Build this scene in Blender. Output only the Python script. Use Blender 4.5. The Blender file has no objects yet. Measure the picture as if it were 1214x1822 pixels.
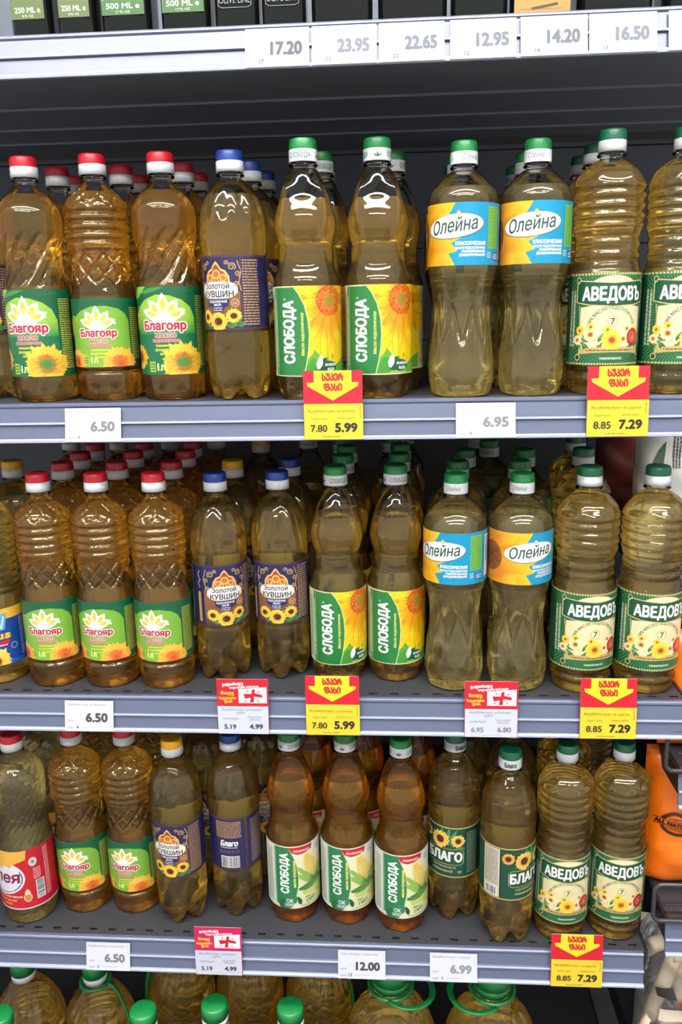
import bpy, math, random
import numpy as np
from mathutils import Matrix, Vector
from mathutils.geometry import tessellate_polygon, delaunay_2d_cdt
random.seed(7)
PI = math.pi
scene = bpy.context.scene
COL = scene.collection

# ------------------------------------------------------------------ camera
cam_d = bpy.data.cameras.new('camera')
cam = bpy.data.objects.new('camera', cam_d); COL.objects.link(cam)
cam_d.sensor_fit = 'VERTICAL'; cam_d.sensor_height = 36.0; cam_d.sensor_width = 36.0
cam_d.lens = 1452.12 / 1822 * 36.0
cam_d.clip_start = 0.02
_r = Vector((0.9977541, 0.06368787, -0.02075126)); _u = Vector((0.00460312, 0.24387242, 0.9697964)); _f = Vector((-0.06682493, 0.96771385, -0.24303154))
_m = Matrix((_r, _u, -_f)).transposed().to_4x4()
_m.translation = Vector((0.11358, -0.92124, 0.07746))
cam.matrix_world = _m
scene.camera = cam

# ------------------------------------------------------------------ world, lamps, exposure
world = bpy.data.worlds.new('store_air'); scene.world = world
world.use_nodes = True
world.node_tree.nodes['Background'].inputs[0].default_value = (1.0, 0.985, 0.965, 1)
world.node_tree.nodes['Background'].inputs[1].default_value = 1.4
LAMP_STRENGTH = 115.0
LAMPS = [(0.1, -0.90, 1.80), (0.1, -1.75, 1.80), (0.1, -2.8, 1.80)]      # long tube fittings over the aisle
scene.view_settings.view_transform = 'Standard'
scene.view_settings.look = 'None'
scene.view_settings.gamma = 1.0
scene.view_settings.use_curve_mapping = False
scene.view_settings.exposure = -0.14
cy = scene.cycles
cy.use_denoising = True
cy.use_adaptive_sampling = True; cy.adaptive_threshold = 0.09; cy.adaptive_min_samples = 16
cy.max_bounces = 16; cy.transmission_bounces = 16; cy.glossy_bounces = 5; cy.diffuse_bounces = 3
cy.transparent_max_bounces = 24; cy.volume_bounces = 0
cy.caustics_reflective = False; cy.caustics_refractive = True
cy.blur_glossy = 0.3; cy.sample_clamp_indirect = 8.0

# ------------------------------------------------------------------ colours and materials
def lin(c):
    o = []
    for v in c[:3]:
        v = v / 255.0
        o.append(v / 12.92 if v <= 0.04045 else ((v + 0.055) / 1.055) ** 2.4)
    return (o[0], o[1], o[2], 1.0)

def new_mat(name):
    m = bpy.data.materials.new(name); m.use_nodes = True
    return m, m.node_tree, m.node_tree.nodes, m.node_tree.links

def plain(name, c, rough=0.45, metal=0.0, noise=0.08, scale=60.0, bump=0.0, spec=0.5, stretch=None):
    m, t, n, l = new_mat(name)
    b = n['Principled BSDF']
    tc = n.new('ShaderNodeTexCoord'); nz = n.new('ShaderNodeTexNoise'); nz.inputs['Scale'].default_value = scale; nz.inputs['Detail'].default_value = 3
    if stretch:
        mp = n.new('ShaderNodeMapping'); mp.inputs['Scale'].default_value = stretch
        l.new(tc.outputs['Object'], mp.inputs[0]); l.new(mp.outputs[0], nz.inputs['Vector'])
    else:
        l.new(tc.outputs['Object'], nz.inputs['Vector'])
    mx = n.new('ShaderNodeMix'); mx.data_type = 'RGBA'
    a = lin(c)
    mx.inputs[6].default_value = tuple(v * (1 - noise) for v in a[:3]) + (1,)
    mx.inputs[7].default_value = tuple(min(1, v * (1 + noise)) for v in a[:3]) + (1,)
    l.new(nz.outputs['Fac'], mx.inputs[0]); l.new(mx.outputs[2], b.inputs['Base Color'])
    b.inputs['Roughness'].default_value = rough; b.inputs['Metallic'].default_value = metal
    b.inputs['Specular IOR Level'].default_value = spec
    if bump:
        bp = n.new('ShaderNodeBump'); bp.inputs['Strength'].default_value = bump; bp.inputs['Distance'].default_value = 0.001
        l.new(nz.outputs['Fac'], bp.inputs['Height']); l.new(bp.outputs[0], b.inputs['Normal'])
    return m

def printed(name, rough=0.38, spec=0.4, ink=0.45):
    m, t, n, l = new_mat(name)
    b = n['Principled BSDF']; a = n.new('ShaderNodeVertexColor'); a.layer_name = 'Col'
    mu = n.new('ShaderNodeMix'); mu.data_type = 'RGBA'; mu.blend_type = 'MULTIPLY'; mu.inputs[0].default_value = 1.0
    mu.inputs[7].default_value = (ink, ink, ink, 1)
    l.new(a.outputs['Color'], mu.inputs[6]); l.new(mu.outputs[2], b.inputs['Base Color'])
    b.inputs['Roughness'].default_value = rough; b.inputs['Specular IOR Level'].default_value = spec
    return m

def film(name, ior=1.45, tint=(0.985, 0.985, 0.985), rough=0.015, diff=0.0, dcol=(200, 200, 200)):
    m, t, n, l = new_mat(name)
    n.remove(n['Principled BSDF'])
    out = [x for x in n if x.type == 'OUTPUT_MATERIAL'][0]
    tr = n.new('ShaderNodeBsdfTransparent'); tr.inputs[0].default_value = tint + (1,)
    gl = n.new('ShaderNodeBsdfGlossy'); gl.inputs['Roughness'].default_value = rough
    fr = n.new('ShaderNodeFresnel'); fr.inputs[0].default_value = ior
    mx = n.new('ShaderNodeMixShader')
    base = tr
    if diff > 0:
        df = n.new('ShaderNodeBsdfDiffuse'); df.inputs[0].default_value = lin(dcol)
        m2 = n.new('ShaderNodeMixShader'); m2.inputs[0].default_value = diff
        l.new(tr.outputs[0], m2.inputs[1]); l.new(df.outputs[0], m2.inputs[2]); base = m2
    l.new(fr.outputs[0], mx.inputs[0]); l.new(base.outputs[0], mx.inputs[1]); l.new(gl.outputs[0], mx.inputs[2])
    l.new(mx.outputs[0], out.inputs[0])
    return m

def liquid(name, c, ior=1.45, clear=0.22, haze=0.048):
    # cooking oil: mostly refracting, partly passing light straight on, with a little cloudy body colour
    m, t, n, l = new_mat(name)
    n.remove(n['Principled BSDF'])
    out = [x for x in n if x.type == 'OUTPUT_MATERIAL'][0]
    g = n.new('ShaderNodeBsdfGlass'); g.inputs['Color'].default_value = c + (1,); g.inputs['IOR'].default_value = ior; g.inputs['Roughness'].default_value = 0.0
    tp = n.new('ShaderNodeBsdfTransparent'); tp.inputs[0].default_value = c + (1,)
    deep = (c[0] * .96, c[1] * .84, c[2] * .66)
    tl = n.new('ShaderNodeBsdfTranslucent'); tl.inputs[0].default_value = deep + (1,)
    df = n.new('ShaderNodeBsdfDiffuse'); df.inputs[0].default_value = deep + (1,)
    h = n.new('ShaderNodeMixShader'); h.inputs[0].default_value = 0.5
    m1 = n.new('ShaderNodeMixShader'); m1.inputs[0].default_value = clear
    m2 = n.new('ShaderNodeMixShader'); m2.inputs[0].default_value = haze
    l.new(tl.outputs[0], h.inputs[1]); l.new(df.outputs[0], h.inputs[2])
    l.new(g.outputs[0], m1.inputs[1]); l.new(tp.outputs[0], m1.inputs[2])
    l.new(m1.outputs[0], m2.inputs[1]); l.new(h.outputs[0], m2.inputs[2]); l.new(m2.outputs[0], out.inputs[0])
    return m

M = dict(
    shell=film('clear_bottle_plastic', 1.34),
    print=printed('printed_label'),
    card=printed('printed_card', 0.5, 0.3, 0.46),
    bagprint=printed('printed_bag_film', 0.3, 0.5),
    oil=liquid('sunflower_oil', (1.0, 0.895, 0.55)),
    pale=liquid('pale_sunflower_oil', (1.0, 0.95, 0.72)),
    amber=liquid('golden_sunflower_oil', (1.0, 0.83, 0.43)),
    corn=liquid('corn_oil', (1.0, 0.72, 0.16), haze=0.08),
    red=plain('red_cap_plastic', (166, 13, 30), 0.4), blue=plain('blue_cap_plastic', (12, 46, 118), 0.4),
    yellow=plain('yellow_cap_plastic', (200, 144, 10), 0.4), green=plain('dark_green_cap_plastic', (6, 82, 54), 0.4),
    lgreen=plain('green_cap_plastic', (8, 100, 46), 0.4), white=plain('white_plastic', (174, 176, 180), 0.4, noise=0.02),
    shelf=plain('charcoal_shelf_paint', (38, 39, 43), 0.5, noise=0.15, scale=25, bump=0.05),
    under=plain('brightened_underside_paint', (106, 112, 123), 0.5),  # brightness put into the colour to lift the shade under the shelves
    panel=plain('dark_back_panel_paint', (70, 76, 87), 0.6, noise=0.12, scale=6, stretch=(1, 1, 30)),
    rail=plain('grey_blue_price_rail_plastic', (66, 72, 92), 0.3, noise=0.05, scale=8, stretch=(0.5, 1, 1)),
    raillip=plain('pale_price_rail_lip', (128, 134, 154), 0.25, noise=0.03),
    railclear=film('clear_price_rail_cover', 1.35, (0.97, 0.97, 0.98), 0.12),
    black=plain('black_metal', (22, 22, 24), 0.4), wire=plain('black_wire', (34, 34, 38), 0.35),
    glass=plain('dark_olive_glass', (10, 13, 11), 0.06, noise=0.2, scale=20, spec=0.28),
    gold=plain('gold_box_card', (178, 132, 44), 0.4),
    floor=plain('store_floor_tile', (120, 116, 110), 0.4, noise=0.1, scale=4),
    steel=plain('lamp_housing_paint', (225, 226, 228), 0.5),
)
def emis(name, c, s):
    m, t, n, l = new_mat(name); n.remove(n['Principled BSDF'])
    e = n.new('ShaderNodeEmission'); e.inputs[0].default_value = c + (1,); e.inputs[1].default_value = s
    l.new(e.outputs[0], [x for x in n if x.type == 'OUTPUT_MATERIAL'][0].inputs[0]); return m
M['tube'] = emis('lit_lamp_tube', (1.0, 0.98, 0.96), LAMP_STRENGTH)

# ------------------------------------------------------------------ mesh helpers
class MB:
    def __init__(s): s.v = []; s.f = []
    def box(s, x0, x1, y0, y1, z0, z1):
        b = len(s.v)
        s.v += [(x0, y0, z0), (x1, y0, z0), (x1, y1, z0), (x0, y1, z0), (x0, y0, z1), (x1, y0, z1), (x1, y1, z1), (x0, y1, z1)]
        s.f += [tuple(b + i for i in q) for q in ((0, 3, 2, 1), (4, 5, 6, 7), (0, 1, 5, 4), (1, 2, 6, 5), (2, 3, 7, 6), (3, 0, 4, 7))]
        return s
    def tube(s, pts, rad, n=8, closed=False, flat=1.0):
        P = [Vector(p) for p in pts]; k = len(P); b = len(s.v); up = Vector((0.13, 0.21, 0.97)).normalized()
        for i, p in enumerate(P):
            a = P[(i - 1) % k] if (closed or i > 0) else p
            c = P[(i + 1) % k] if (closed or i < k - 1) else p
            t = (c - a).normalized(); e1 = t.cross(up)
            if e1.length < 1e-3: e1 = t.cross(Vector((1, 0, 0)))
            e1.normalize(); e2 = t.cross(e1)
            for j in range(n):
                w = 2 * PI * j / n
                s.v.append(tuple(p + e1 * math.cos(w) * rad + e2 * math.sin(w) * rad * flat))
        for i in range(k if closed else k - 1):
            i2 = (i + 1) % k
            for j in range(n):
                j2 = (j + 1) % n
                s.f.append((b + i * n + j, b + i * n + j2, b + i2 * n + j2, b + i2 * n + j))
        if not closed:
            s.f.append(tuple(b + j for j in range(n))[::-1]); s.f.append(tuple(b + (k - 1) * n + j for j in range(n)))
        return s
    def extrude_x(s, prof, x0, x1):
        b = len(s.v); n = len(prof)
        for x in (x0, x1): s.v += [(x, p[0], p[1]) for p in prof]
        for i in range(n):
            j = (i + 1) % n
            s.f.append((b + i, b + j, b + n + j, b + n + i))
        s.f.append(tuple(b + i for i in range(n))[::-1]); s.f.append(tuple(b + n + i for i in range(n)))
        return s
    def mesh(s, name, mat, smooth=False):
        me = bpy.data.meshes.new(name); me.from_pydata(s.v, [], s.f)
        if mat: me.materials.append(mat)
        if smooth: me.polygons.foreach_set('use_smooth', [True] * len(me.polygons))
        me.update(); return me

def obj(name, me, parent=None, loc=None, rot=None):
    o = bpy.data.objects.new(name, me); COL.objects.link(o)
    if parent: o.parent = parent
    if loc: o.location = loc
    if rot: o.rotation_euler = rot
    return o
def tag(o, label, cat, group=None, kind=None):
    if label: o['label'] = label
    if cat: o['category'] = cat
    if group: o['group'] = group
    if kind: o['kind'] = kind
    return o

def spline(pts, step):
    # 2D Catmull-Rom through (z, r) keys, sampled about every step
    out = []
    n = len(pts)
    for i in range(n - 1):
        p0 = pts[max(i - 1, 0)]; p1 = pts[i]; p2 = pts[i + 1]; p3 = pts[min(i + 2, n - 1)]
        L = math.hypot(p2[0] - p1[0], p2[1] - p1[1]); k = max(1, int(round(L / step)))
        d1 = math.hypot(p1[0] - p0[0], p1[1] - p0[1]) or L; d3 = math.hypot(p3[0] - p2[0], p3[1] - p2[1]) or L
        m1 = [(p2[a] - p0[a]) / (L + d1) * L if i > 0 else (p2[a] - p1[a]) for a in (0, 1)]
        m2 = [(p3[a] - p1[a]) / (L + d3) * L if i < n - 2 else (p2[a] - p1[a]) for a in (0, 1)]
        for j in range(k):
            t = j / k; t2 = t * t; t3 = t2 * t
            out.append(tuple((2 * t3 - 3 * t2 + 1) * p1[a] + (t3 - 2 * t2 + t) * m1[a] + (-2 * t3 + 3 * t2) * p2[a] + (t3 - t2) * m2[a] for a in (0, 1)))
    out.append(pts[-1]); return out

def revolve(name, samples, mat, seg=72, rmod=None, zmod=None, close_top=False, inset=0.0, smooth=True):
    v = []; f = []
    rings = []
    for (z, r) in samples:
        if r <= 1e-6:
            rings.append([len(v)]); v.append((0, 0, z + (zmod(z, 0, 0) if zmod else 0) + inset)); continue
        idx = []
        for j in range(seg):
            th = 2 * PI * j / seg
            rr = r + (rmod(z, th) if rmod else 0) - inset
            zz = z + (zmod(z, th, r) if zmod else 0) + (inset if z < 0.02 else 0)
            idx.append(len(v)); v.append((rr * math.sin(th), -rr * math.cos(th), zz))
        rings.append(idx)
    for a, b in zip(rings, rings[1:]):
        if len(a) == 1 and len(b) == 1: continue
        for j in range(seg):
            k = (j + 1) % seg
            if len(a) == 1: f.append((a[0], b[k], b[j]))
            elif len(b) == 1: f.append((a[j], a[k], b[0]))
            else: f.append((a[j], a[k], b[k], b[j]))
    if close_top and len(rings[-1]) > 1: f.append(tuple(rings[-1]))
    me = bpy.data.meshes.new(name); me.from_pydata(v, [], f); me.materials.append(mat)
    if smooth: me.polygons.foreach_set('use_smooth', [len(p.vertices) < 8 for p in me.polygons])
    me.update(); return me

# ------------------------------------------------------------------ flat print: polygons in millimetres laid on a surface
_tc = {}
def glyphs(s, bold=0.0, res=2):
    # letter outlines, filled by winding number (x, y in em, triangles, extents)
    k = (s, res)
    if k in _tc: return _tc[k]
    c = bpy.data.curves.new('txt', 'FONT'); c.body = s; c.fill_mode = 'NONE'; c.resolution_u = res; c.size = 1.0
    o = bpy.data.objects.new('txt', c)
    me = o.to_mesh()
    P = [Vector((q.co.x, q.co.y)) for q in me.vertices]; E = [tuple(q.vertices) for q in me.edges]
    o.to_mesh_clear(); bpy.data.objects.remove(o); bpy.data.curves.remove(c)
    vo, eo, fo, _a, _b, _c = delaunay_2d_cdt(P, E, [], 0, 1e-5)
    V = np.array([(v.x, v.y) for v in vo]); F = np.array([f[:3] for f in fo], dtype=int)
    ctr = V[F].mean(axis=1)
    A = np.array([P[i] for i, j in E]); B = np.array([P[j] for i, j in E])
    wn = np.zeros(len(F), dtype=int)
    for (ax, ay), (bx, by) in zip(A, B):
        if ay == by: continue
        up = (ay <= ctr[:, 1]) & (by > ctr[:, 1]); dn = (by <= ctr[:, 1]) & (ay > ctr[:, 1])
        side = (bx - ax) * (ctr[:, 1] - ay) - (ctr[:, 0] - ax) * (by - ay)
        wn += (up & (side > 0)).astype(int) - (dn & (side < 0)).astype(int)
    F = F[wn != 0]
    xs = V[:, 0]
    _tc[k] = ([tuple(v) for v in V.tolist()], [tuple(f) for f in F.tolist()], float(xs.min()), float(xs.max())); return _tc[k]

class Art:
    STEP = 4.0
    def __init__(s, u0, u1, v0, v1): s.b = (u0, u1, v0, v1); s.p = []; s.l = 0; s.n = 0
    def nxt(s): s.n = (s.n + 1) % 11          # every shape lies a hair above the one before it
    def tri(s, pts, cols): s.p.append((s.l + s.n * .08, pts, cols))
    def poly(s, pts, col, grad=None):
        # grad: list of colours for each point
        s.nxt(); c = [lin(q) for q in grad] if grad else [lin(col)] * len(pts)
        if len(pts) == 3 or (len(pts) == 4 and grad is None and s._convex(pts)): s.tri(list(pts), c); return
        for t in tessellate_polygon([[Vector((x, y, 0)) for x, y in pts]]): s.tri([pts[i] for i in t], [c[i] for i in t])
    def _convex(s, p):
        sg = 0
        for i in range(len(p)):
            a, b, c = p[i], p[(i + 1) % len(p)], p[(i + 2) % len(p)]
            k = (b[0] - a[0]) * (c[1] - b[1]) - (b[1] - a[1]) * (c[0] - b[0])
            if k * sg < 0: return False
            if k: sg = k
        return True
    def rect(s, u0, u1, v0, v1, col): s.poly([(u0, v0), (u1, v0), (u1, v1), (u0, v1)], col)
    def ell(s, cu, cv, ru, rv, col, n=28, rot=0.0, a0=0.0, a1=2 * PI, edge=None):
        cr, sr = math.cos(rot), math.sin(rot)
        pt = lambda w: (cu + ru * math.cos(w) * cr - rv * math.sin(w) * sr, cv + ru * math.cos(w) * sr + rv * math.sin(w) * cr)
        s.nxt(); c0 = lin(col); c1 = lin(edge) if edge else c0
        for i in range(n):
            s.tri([(cu, cv), pt(a0 + (a1 - a0) * i / n), pt(a0 + (a1 - a0) * (i + 1) / n)], [c0, c1, c1])
    def ring(s, cu, cv, r0, r1, col, n=32, ky=1.0, a0=0.0, a1=2 * PI):
        for i in range(n):
            w, x = a0 + (a1 - a0) * i / n, a0 + (a1 - a0) * (i + 1) / n
            s.poly([(cu + r0 * math.cos(w), cv + ky * r0 * math.sin(w)), (cu + r1 * math.cos(w), cv + ky * r1 * math.sin(w)), (cu + r1 * math.cos(x), cv + ky * r1 * math.sin(x)), (cu + r0 * math.cos(x), cv + ky * r0 * math.sin(x))], col)
    def stroke(s, pts, w, col):
        for a, b in zip(pts, pts[1:]):
            dx, dy = b[0] - a[0], b[1] - a[1]; L = math.hypot(dx, dy) or 1; nx, ny = -dy / L * w / 2, dx / L * w / 2
            ex, ey = dx / L * w * .2, dy / L * w * .2
            s.poly([(a[0] - nx - ex, a[1] - ny - ey), (b[0] - nx + ex, b[1] - ny + ey), (b[0] + nx + ex, b[1] + ny + ey), (a[0] + nx - ex, a[1] + ny - ey)], col)
    def leaf(s, u, v, L, w, ang, c0, c1=None, k=0.45):
        # pointed petal or leaf from (u, v) outwards
        c1 = c1 or c0; ca, sa = math.cos(ang), math.sin(ang)
        P = [(0, -w * .18), (L * k * .6, -w * .46), (L * k, -w * .5), (L * .78, -w * .3), (L, 0), (L * .78, w * .3), (L * k, w * .5), (L * k * .6, w * .46), (0, w * .18)]
        Q = [(u + x * ca - y * sa, v + x * sa + y * ca) for x, y in P]
        s.poly(Q, None, [c0, c0, c1, c1, c1, c1, c1, c0, c0])
    def flower(s, u, v, r, n, cp0, cp1, cd, rd, cd2=None, ky=1.0, ph=0.0, w=None):
        l0 = s.l; w = w or 2.2 * PI * r / n * .75
        for ringi in (0, 1):
            s.l = l0 + ringi
            for i in range(n):
                a = ph + 2 * PI * (i + .5 * ringi) / n
                rr = r * (1.0 - .1 * ringi) * (0.92 + .16 * random.random())
                s.leaf(u + math.cos(a) * rd * .6, v + math.sin(a) * rd * .6 * ky, rr - rd * .6, w, math.atan2(math.sin(a) * ky, math.cos(a)), cp0, cp1)
        s.l = l0 + 2; s.ell(u, v, rd, rd * ky, cd, 18, edge=cd2)
        s.l = l0
    def text(s, t, u, v, h, col, w=None, al='c', bold=0.02, slant=0.0, rot=0.0, arc=None, res=2, out=None):
        P, T, x0, x1 = glyphs(t, 0.0, res)
        k = h / 0.71; kx = k
        if w: kx = w / max(1e-6, x1 - x0)
        ox = {'c': -(x0 + x1) / 2, 'l': -x0, 'r': -x1}[al]
        if out:
            l0 = s.l; s._bold(P, T, ox, kx, k, slant, rot, arc, u, v, lin(out[0]), bold + out[1], 10); s.l = l0 + 1
        s._bold(P, T, ox, kx, k, slant, rot, arc, u, v, lin(col), bold, 6)
        if out: s.l = l0
    def _bold(s, P, T, ox, kx, k, slant, rot, arc, u, v, c, b, n):
        # heavier strokes: the letters laid again with small shifts
        if b < .005: n = 0
        for i in range(n):
            w = 2 * PI * (i + .25) / n; dx, dy = b * math.cos(w), b * math.sin(w)
            s._lay([(x + dx * k / kx, y + dy) for x, y in P], T, ox, kx, k, slant, rot, arc, u, v, c)
        if n == 0 or n > 6: s._lay(P, T, ox, kx, k, slant, rot, arc, u, v, c)
    def _lay(s, P, T, ox, kx, k, slant, rot, arc, u, v, c):
        s.nxt(); cr, sr = math.cos(rot), math.sin(rot); Q = []
        for x, y in P:
            X, Y = (x + ox) * kx + slant * y * k, y * k
            if arc: a = X / arc; X, Y = (arc + Y) * math.sin(a), (arc + Y) * math.cos(a) - arc
            Q.append((u + X * cr - Y * sr, v + X * sr + Y * cr))
        for t in T: s.tri([Q[i] for i in t], [c] * 3)
    def micro(s, u0, u1, v0, v1, rows, col, fill=.62, seed=1):
        rn = random.Random(seed); rh = (v1 - v0) / rows
        for i in range(rows):
            u = u0; vv = v1 - (i + .5) * rh
            while u < u1 - .6:
                L = min(rn.uniform(1.2, 5.0), u1 - u)
                s.rect(u, u + L, vv - rh * fill / 2, vv + rh * fill / 2, col); u += L + rn.uniform(.5, 1.0)
    def microv(s, u0, u1, v0, v1, cols, col, seed=1):
        rn = random.Random(seed); rw = (u1 - u0) / cols
        for i in range(cols):
            v = v0; uu = u0 + (i + .5) * rw
            while v < v1 - .6:
                L = min(rn.uniform(1.2, 5.0), v1 - v)
                s.rect(uu - rw * .28, uu + rw * .28, v, v + L, col); v += L + rn.uniform(.5, 1.0)
    def bars(s, u0, u1, v0, v1, seed=3, col=(25, 25, 30), horiz=False):
        l0 = s.l; s.rect(u0, u1, v0, v1, (240, 240, 240)); s.l = l0 + 1; rn = random.Random(seed)
        a, e = (v0, v1) if horiz else (u0, u1); x = a + 1.2
        while x < e - 1.5:
            w = rn.choice((.35, .35, .7, 1.0))
            if horiz: s.rect(u0 + 1, u1 - 1, x, x + w, col)
            else: s.rect(x, x + w, v0 + 1, v1 - 1, col)
            x += w + rn.choice((.4, .5, .8))
        s.l = l0
    def build(s, name, mat, R=None, z0=0.0, dl=0.05, back=(225, 225, 222), thick=0.0, grid=False):
        u0, u1, v0, v1 = s.b
        if back: s.p.append((-2, [(u0, v0), (u1, v0), (u1, v1), (u0, v1)], [lin(back)] * 4))
        V = []; F = []; C = []
        def clip(pts, cols, ax, val, keep_ge):
            o = []; oc = []
            n = len(pts)
            for i in range(n):
                a, b = pts[i], pts[(i + 1) % n]; ca, cb = cols[i], cols[(i + 1) % n]
                ia = (a[ax] >= val) == keep_ge or a[ax] == val; ib = (b[ax] >= val) == keep_ge or b[ax] == val
                if ia: o.append(a); oc.append(ca)
                if ia != ib:
                    t = (val - a[ax]) / (b[ax] - a[ax])
                    q = [a[0] + t * (b[0] - a[0]), a[1] + t * (b[1] - a[1])]; q[ax] = val
                    o.append(tuple(q)); oc.append(tuple(ca[k] + t * (cb[k] - ca[k]) for k in range(4)))
            return o, oc
        for (lv, pts, cols) in s.p:
            for ax, val, ge in ((0, u0, True), (0, u1, False), (1, v0, True), (1, v1, False)):
                if pts and any((p[ax] < val) if ge else (p[ax] > val) for p in pts): pts, cols = clip(pts, cols, ax, val, ge)
            if len(pts) < 3: continue
            pieces = [(pts, cols)]
            for ax in ((0, 1) if grid else (0,) if R else ()):
                cut = []
                for rp, rc in pieces:
                    lo = math.floor(min(p[ax] for p in rp) / s.STEP + 1e-6); hi = math.ceil(max(p[ax] for p in rp) / s.STEP - 1e-6)
                    for k in range(lo + 1, hi):
                        a, ac = clip(rp, rc, ax, k * s.STEP, False); rp, rc = clip(rp, rc, ax, k * s.STEP, True)
                        if len(a) >= 3: cut.append((a, ac))
                        if len(rp) < 3: break
                    if len(rp) >= 3: cut.append((rp, rc))
                pieces = cut
            off = lv * dl
            for pp, pc in pieces:
                ar = sum(pp[i][0] * pp[(i + 1) % len(pp)][1] - pp[(i + 1) % len(pp)][0] * pp[i][1] for i in range(len(pp)))
                if abs(ar) < 1e-5: continue
                if ar < 0: pp = pp[::-1]; pc = pc[::-1]
                b = len(V)
                for (u, v), c in zip(pp, pc):
                    if R: a = u / R; V.append(((R + off) * math.sin(a) * .001, -(R + off) * math.cos(a) * .001, z0 + v * .001))
                    else: V.append((u * .001, -off * .001, v * .001))
                    C.extend(c)
                F.append(tuple(range(b, b + len(pp))))
        if thick:      # card body behind the print
            b = len(V); y0, y1 = 2.2 * dl * .001, thick * .001
            for y in (y0, y1): V += [(x * .001, y, z * .001) for x, z in ((u0, v0), (u1, v0), (u1, v1), (u0, v1))]
            F += [tuple(b + i for i in q) for q in ((0, 1, 2, 3), (7, 6, 5, 4), (0, 4, 5, 1), (1, 5, 6, 2), (2, 6, 7, 3), (3, 7, 4, 0))]
            C.extend(list(lin(back)) * 8)
        me = bpy.data.meshes.new(name); me.from_pydata(V, [], F); me.materials.append(mat)
        at = me.color_attributes.new('Col', 'FLOAT_COLOR', 'POINT'); at.data.foreach_set('color', C)
        me.update()
        if R:
            me.polygons.foreach_set('use_smooth', [True] * len(me.polygons))
            me.normals_split_custom_set_from_vertices([Vector((x, y, 0)).normalized() for x, y, z in V])
        return me

# ------------------------------------------------------------------ setting: floor, back wall of the gondola, shelves
ZS = dict(A=0.3579, B=-0.0239, C=-0.3915, D=-0.7534, E=-1.15)
FLOOR_Z = -1.33
DEPTH = 0.52
XL, XR = -1.45, 0.50
tag(obj('floor', MB().box(-3.0, 3.0, -3.5, 1.2, FLOOR_Z - 0.05, FLOOR_Z).mesh('floor', M['floor'])), 'grey store floor tiles in front of the shelves', None, kind='structure')
wb = obj('wall_back', MB().box(-1.50, 1.3, DEPTH + 0.012, DEPTH + 0.04, FLOOR_Z, 1.0).mesh('wall_back', M['panel']))
tag(wb, 'dark grey metal back wall behind the shelves', None, kind='structure')
_pz = FLOOR_Z + 0.002
_pm = {}
while _pz < 0.98:
    for px in range(2):
        x0 = (-1.50, 0.45)[px]; x1 = (0.447, 1.297)[px]
        if px not in _pm:
            _pm[px] = MB().box(x0, x1, DEPTH + 0.002, DEPTH + 0.012, 0.0, 0.147).mesh('panel', M['panel'])
        obj('panel', _pm[px], wb, (0, 0, _pz))
    _pz += 0.15

def shelf_board(x0, x1, ytop0, slot_y, slots=True):
    mb = MB(); y1 = DEPTH; t = -0.0012
    sw, pitch, sh = 0.0105, 0.0262, 0.0042
    if slots:
        mb.box(x0, x1, ytop0, slot_y, t, 0); mb.box(x0, x1, slot_y + sh, y1, t, 0)
        x = x0 + 0.01; px = x0
        while x + sw < x1:
            mb.box(px, x, slot_y, slot_y + sh, t, 0); px = x + sw; x += pitch
        mb.box(px, x1, slot_y, slot_y + sh, t, 0)
    else: mb.box(x0, x1, ytop0, y1, t, 0)
    # folded edges and underside pan
    mb.box(x0, x1, ytop0, ytop0 + 0.0012, -0.030, t); mb.box(x0, x1, y1 - 0.0012, y1, -0.030, t)
    mb.box(x0, x0 + 0.0012, ytop0 + 0.0012, y1 - 0.0012, -0.030, t); mb.box(x1 - 0.0012, x1, ytop0 + 0.0012, y1 - 0.0012, -0.030, t)
    return mb.mesh('shelf_board', M['shelf'])
RAIL_FRONT = [(0.0035, 0.0008), (-0.0012, 0.0008), (-0.0030, -0.0006), (-0.0034, -0.0026), (-0.0022, -0.0048), (-0.0056, -0.0195), (-0.0080, -0.0206), (-0.0082, -0.0228), (-0.0062, -0.0242), (-0.0094, -0.0392)]
RAIL_BACK = [(-0.0070, -0.0396), (-0.0038, -0.0242), (-0.0030, -0.0195), (0.0000, -0.0048), (0.0035, -0.0030)]
def rail(parent, x0, x1, ydelta=0.0):
    mb = MB().extrude_x([(y + ydelta, z) for y, z in RAIL_FRONT + RAIL_BACK][::-1], x0, x1)
    r = obj('price_rail', mb.mesh('price_rail', M['rail']), parent)
    lip = [(-0.0070, -0.0390), (-0.0122, -0.0388), (-0.0134, -0.0402), (-0.0132, -0.0428), (-0.0118, -0.0436), (-0.0070, -0.0420)]
    obj('rail_lip', MB().extrude_x([(y + ydelta, z) for y, z in lip][::-1], x0, x1).mesh('rail_lip', M['raillip']), r)
    rid = [(-0.0080, -0.0203), (-0.0091, -0.0208), (-0.0092, -0.0225), (-0.0080, -0.0231)]
    obj('rail_ridge', MB().extrude_x([(y + ydelta, z) for y, z in rid][::-1], x0, x1).mesh('rail_ridge', M['raillip']), r)
    return r
SHELF_LABEL = dict(A='topmost shelf with a bright rail of white price tags under dark glass bottles',
                   B='charcoal shelf whose grey rail holds tags 6.50, 5.99, 6.95 and 7.29',
                   C='middle charcoal shelf with slotted front edge and two red and white cards',
                   D='slotted charcoal shelf ending at the right with the 12.00 tag on its rail',
                   E='lowest base shelf holding the big jugs')
SX = dict(A=(XL, 0.95), B=(XL, XR), C=(XL, 0.462), D=(XL, 0.4394), E=(XL, 0.462))  # added length at the right of A and E shades wall and floor
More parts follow.
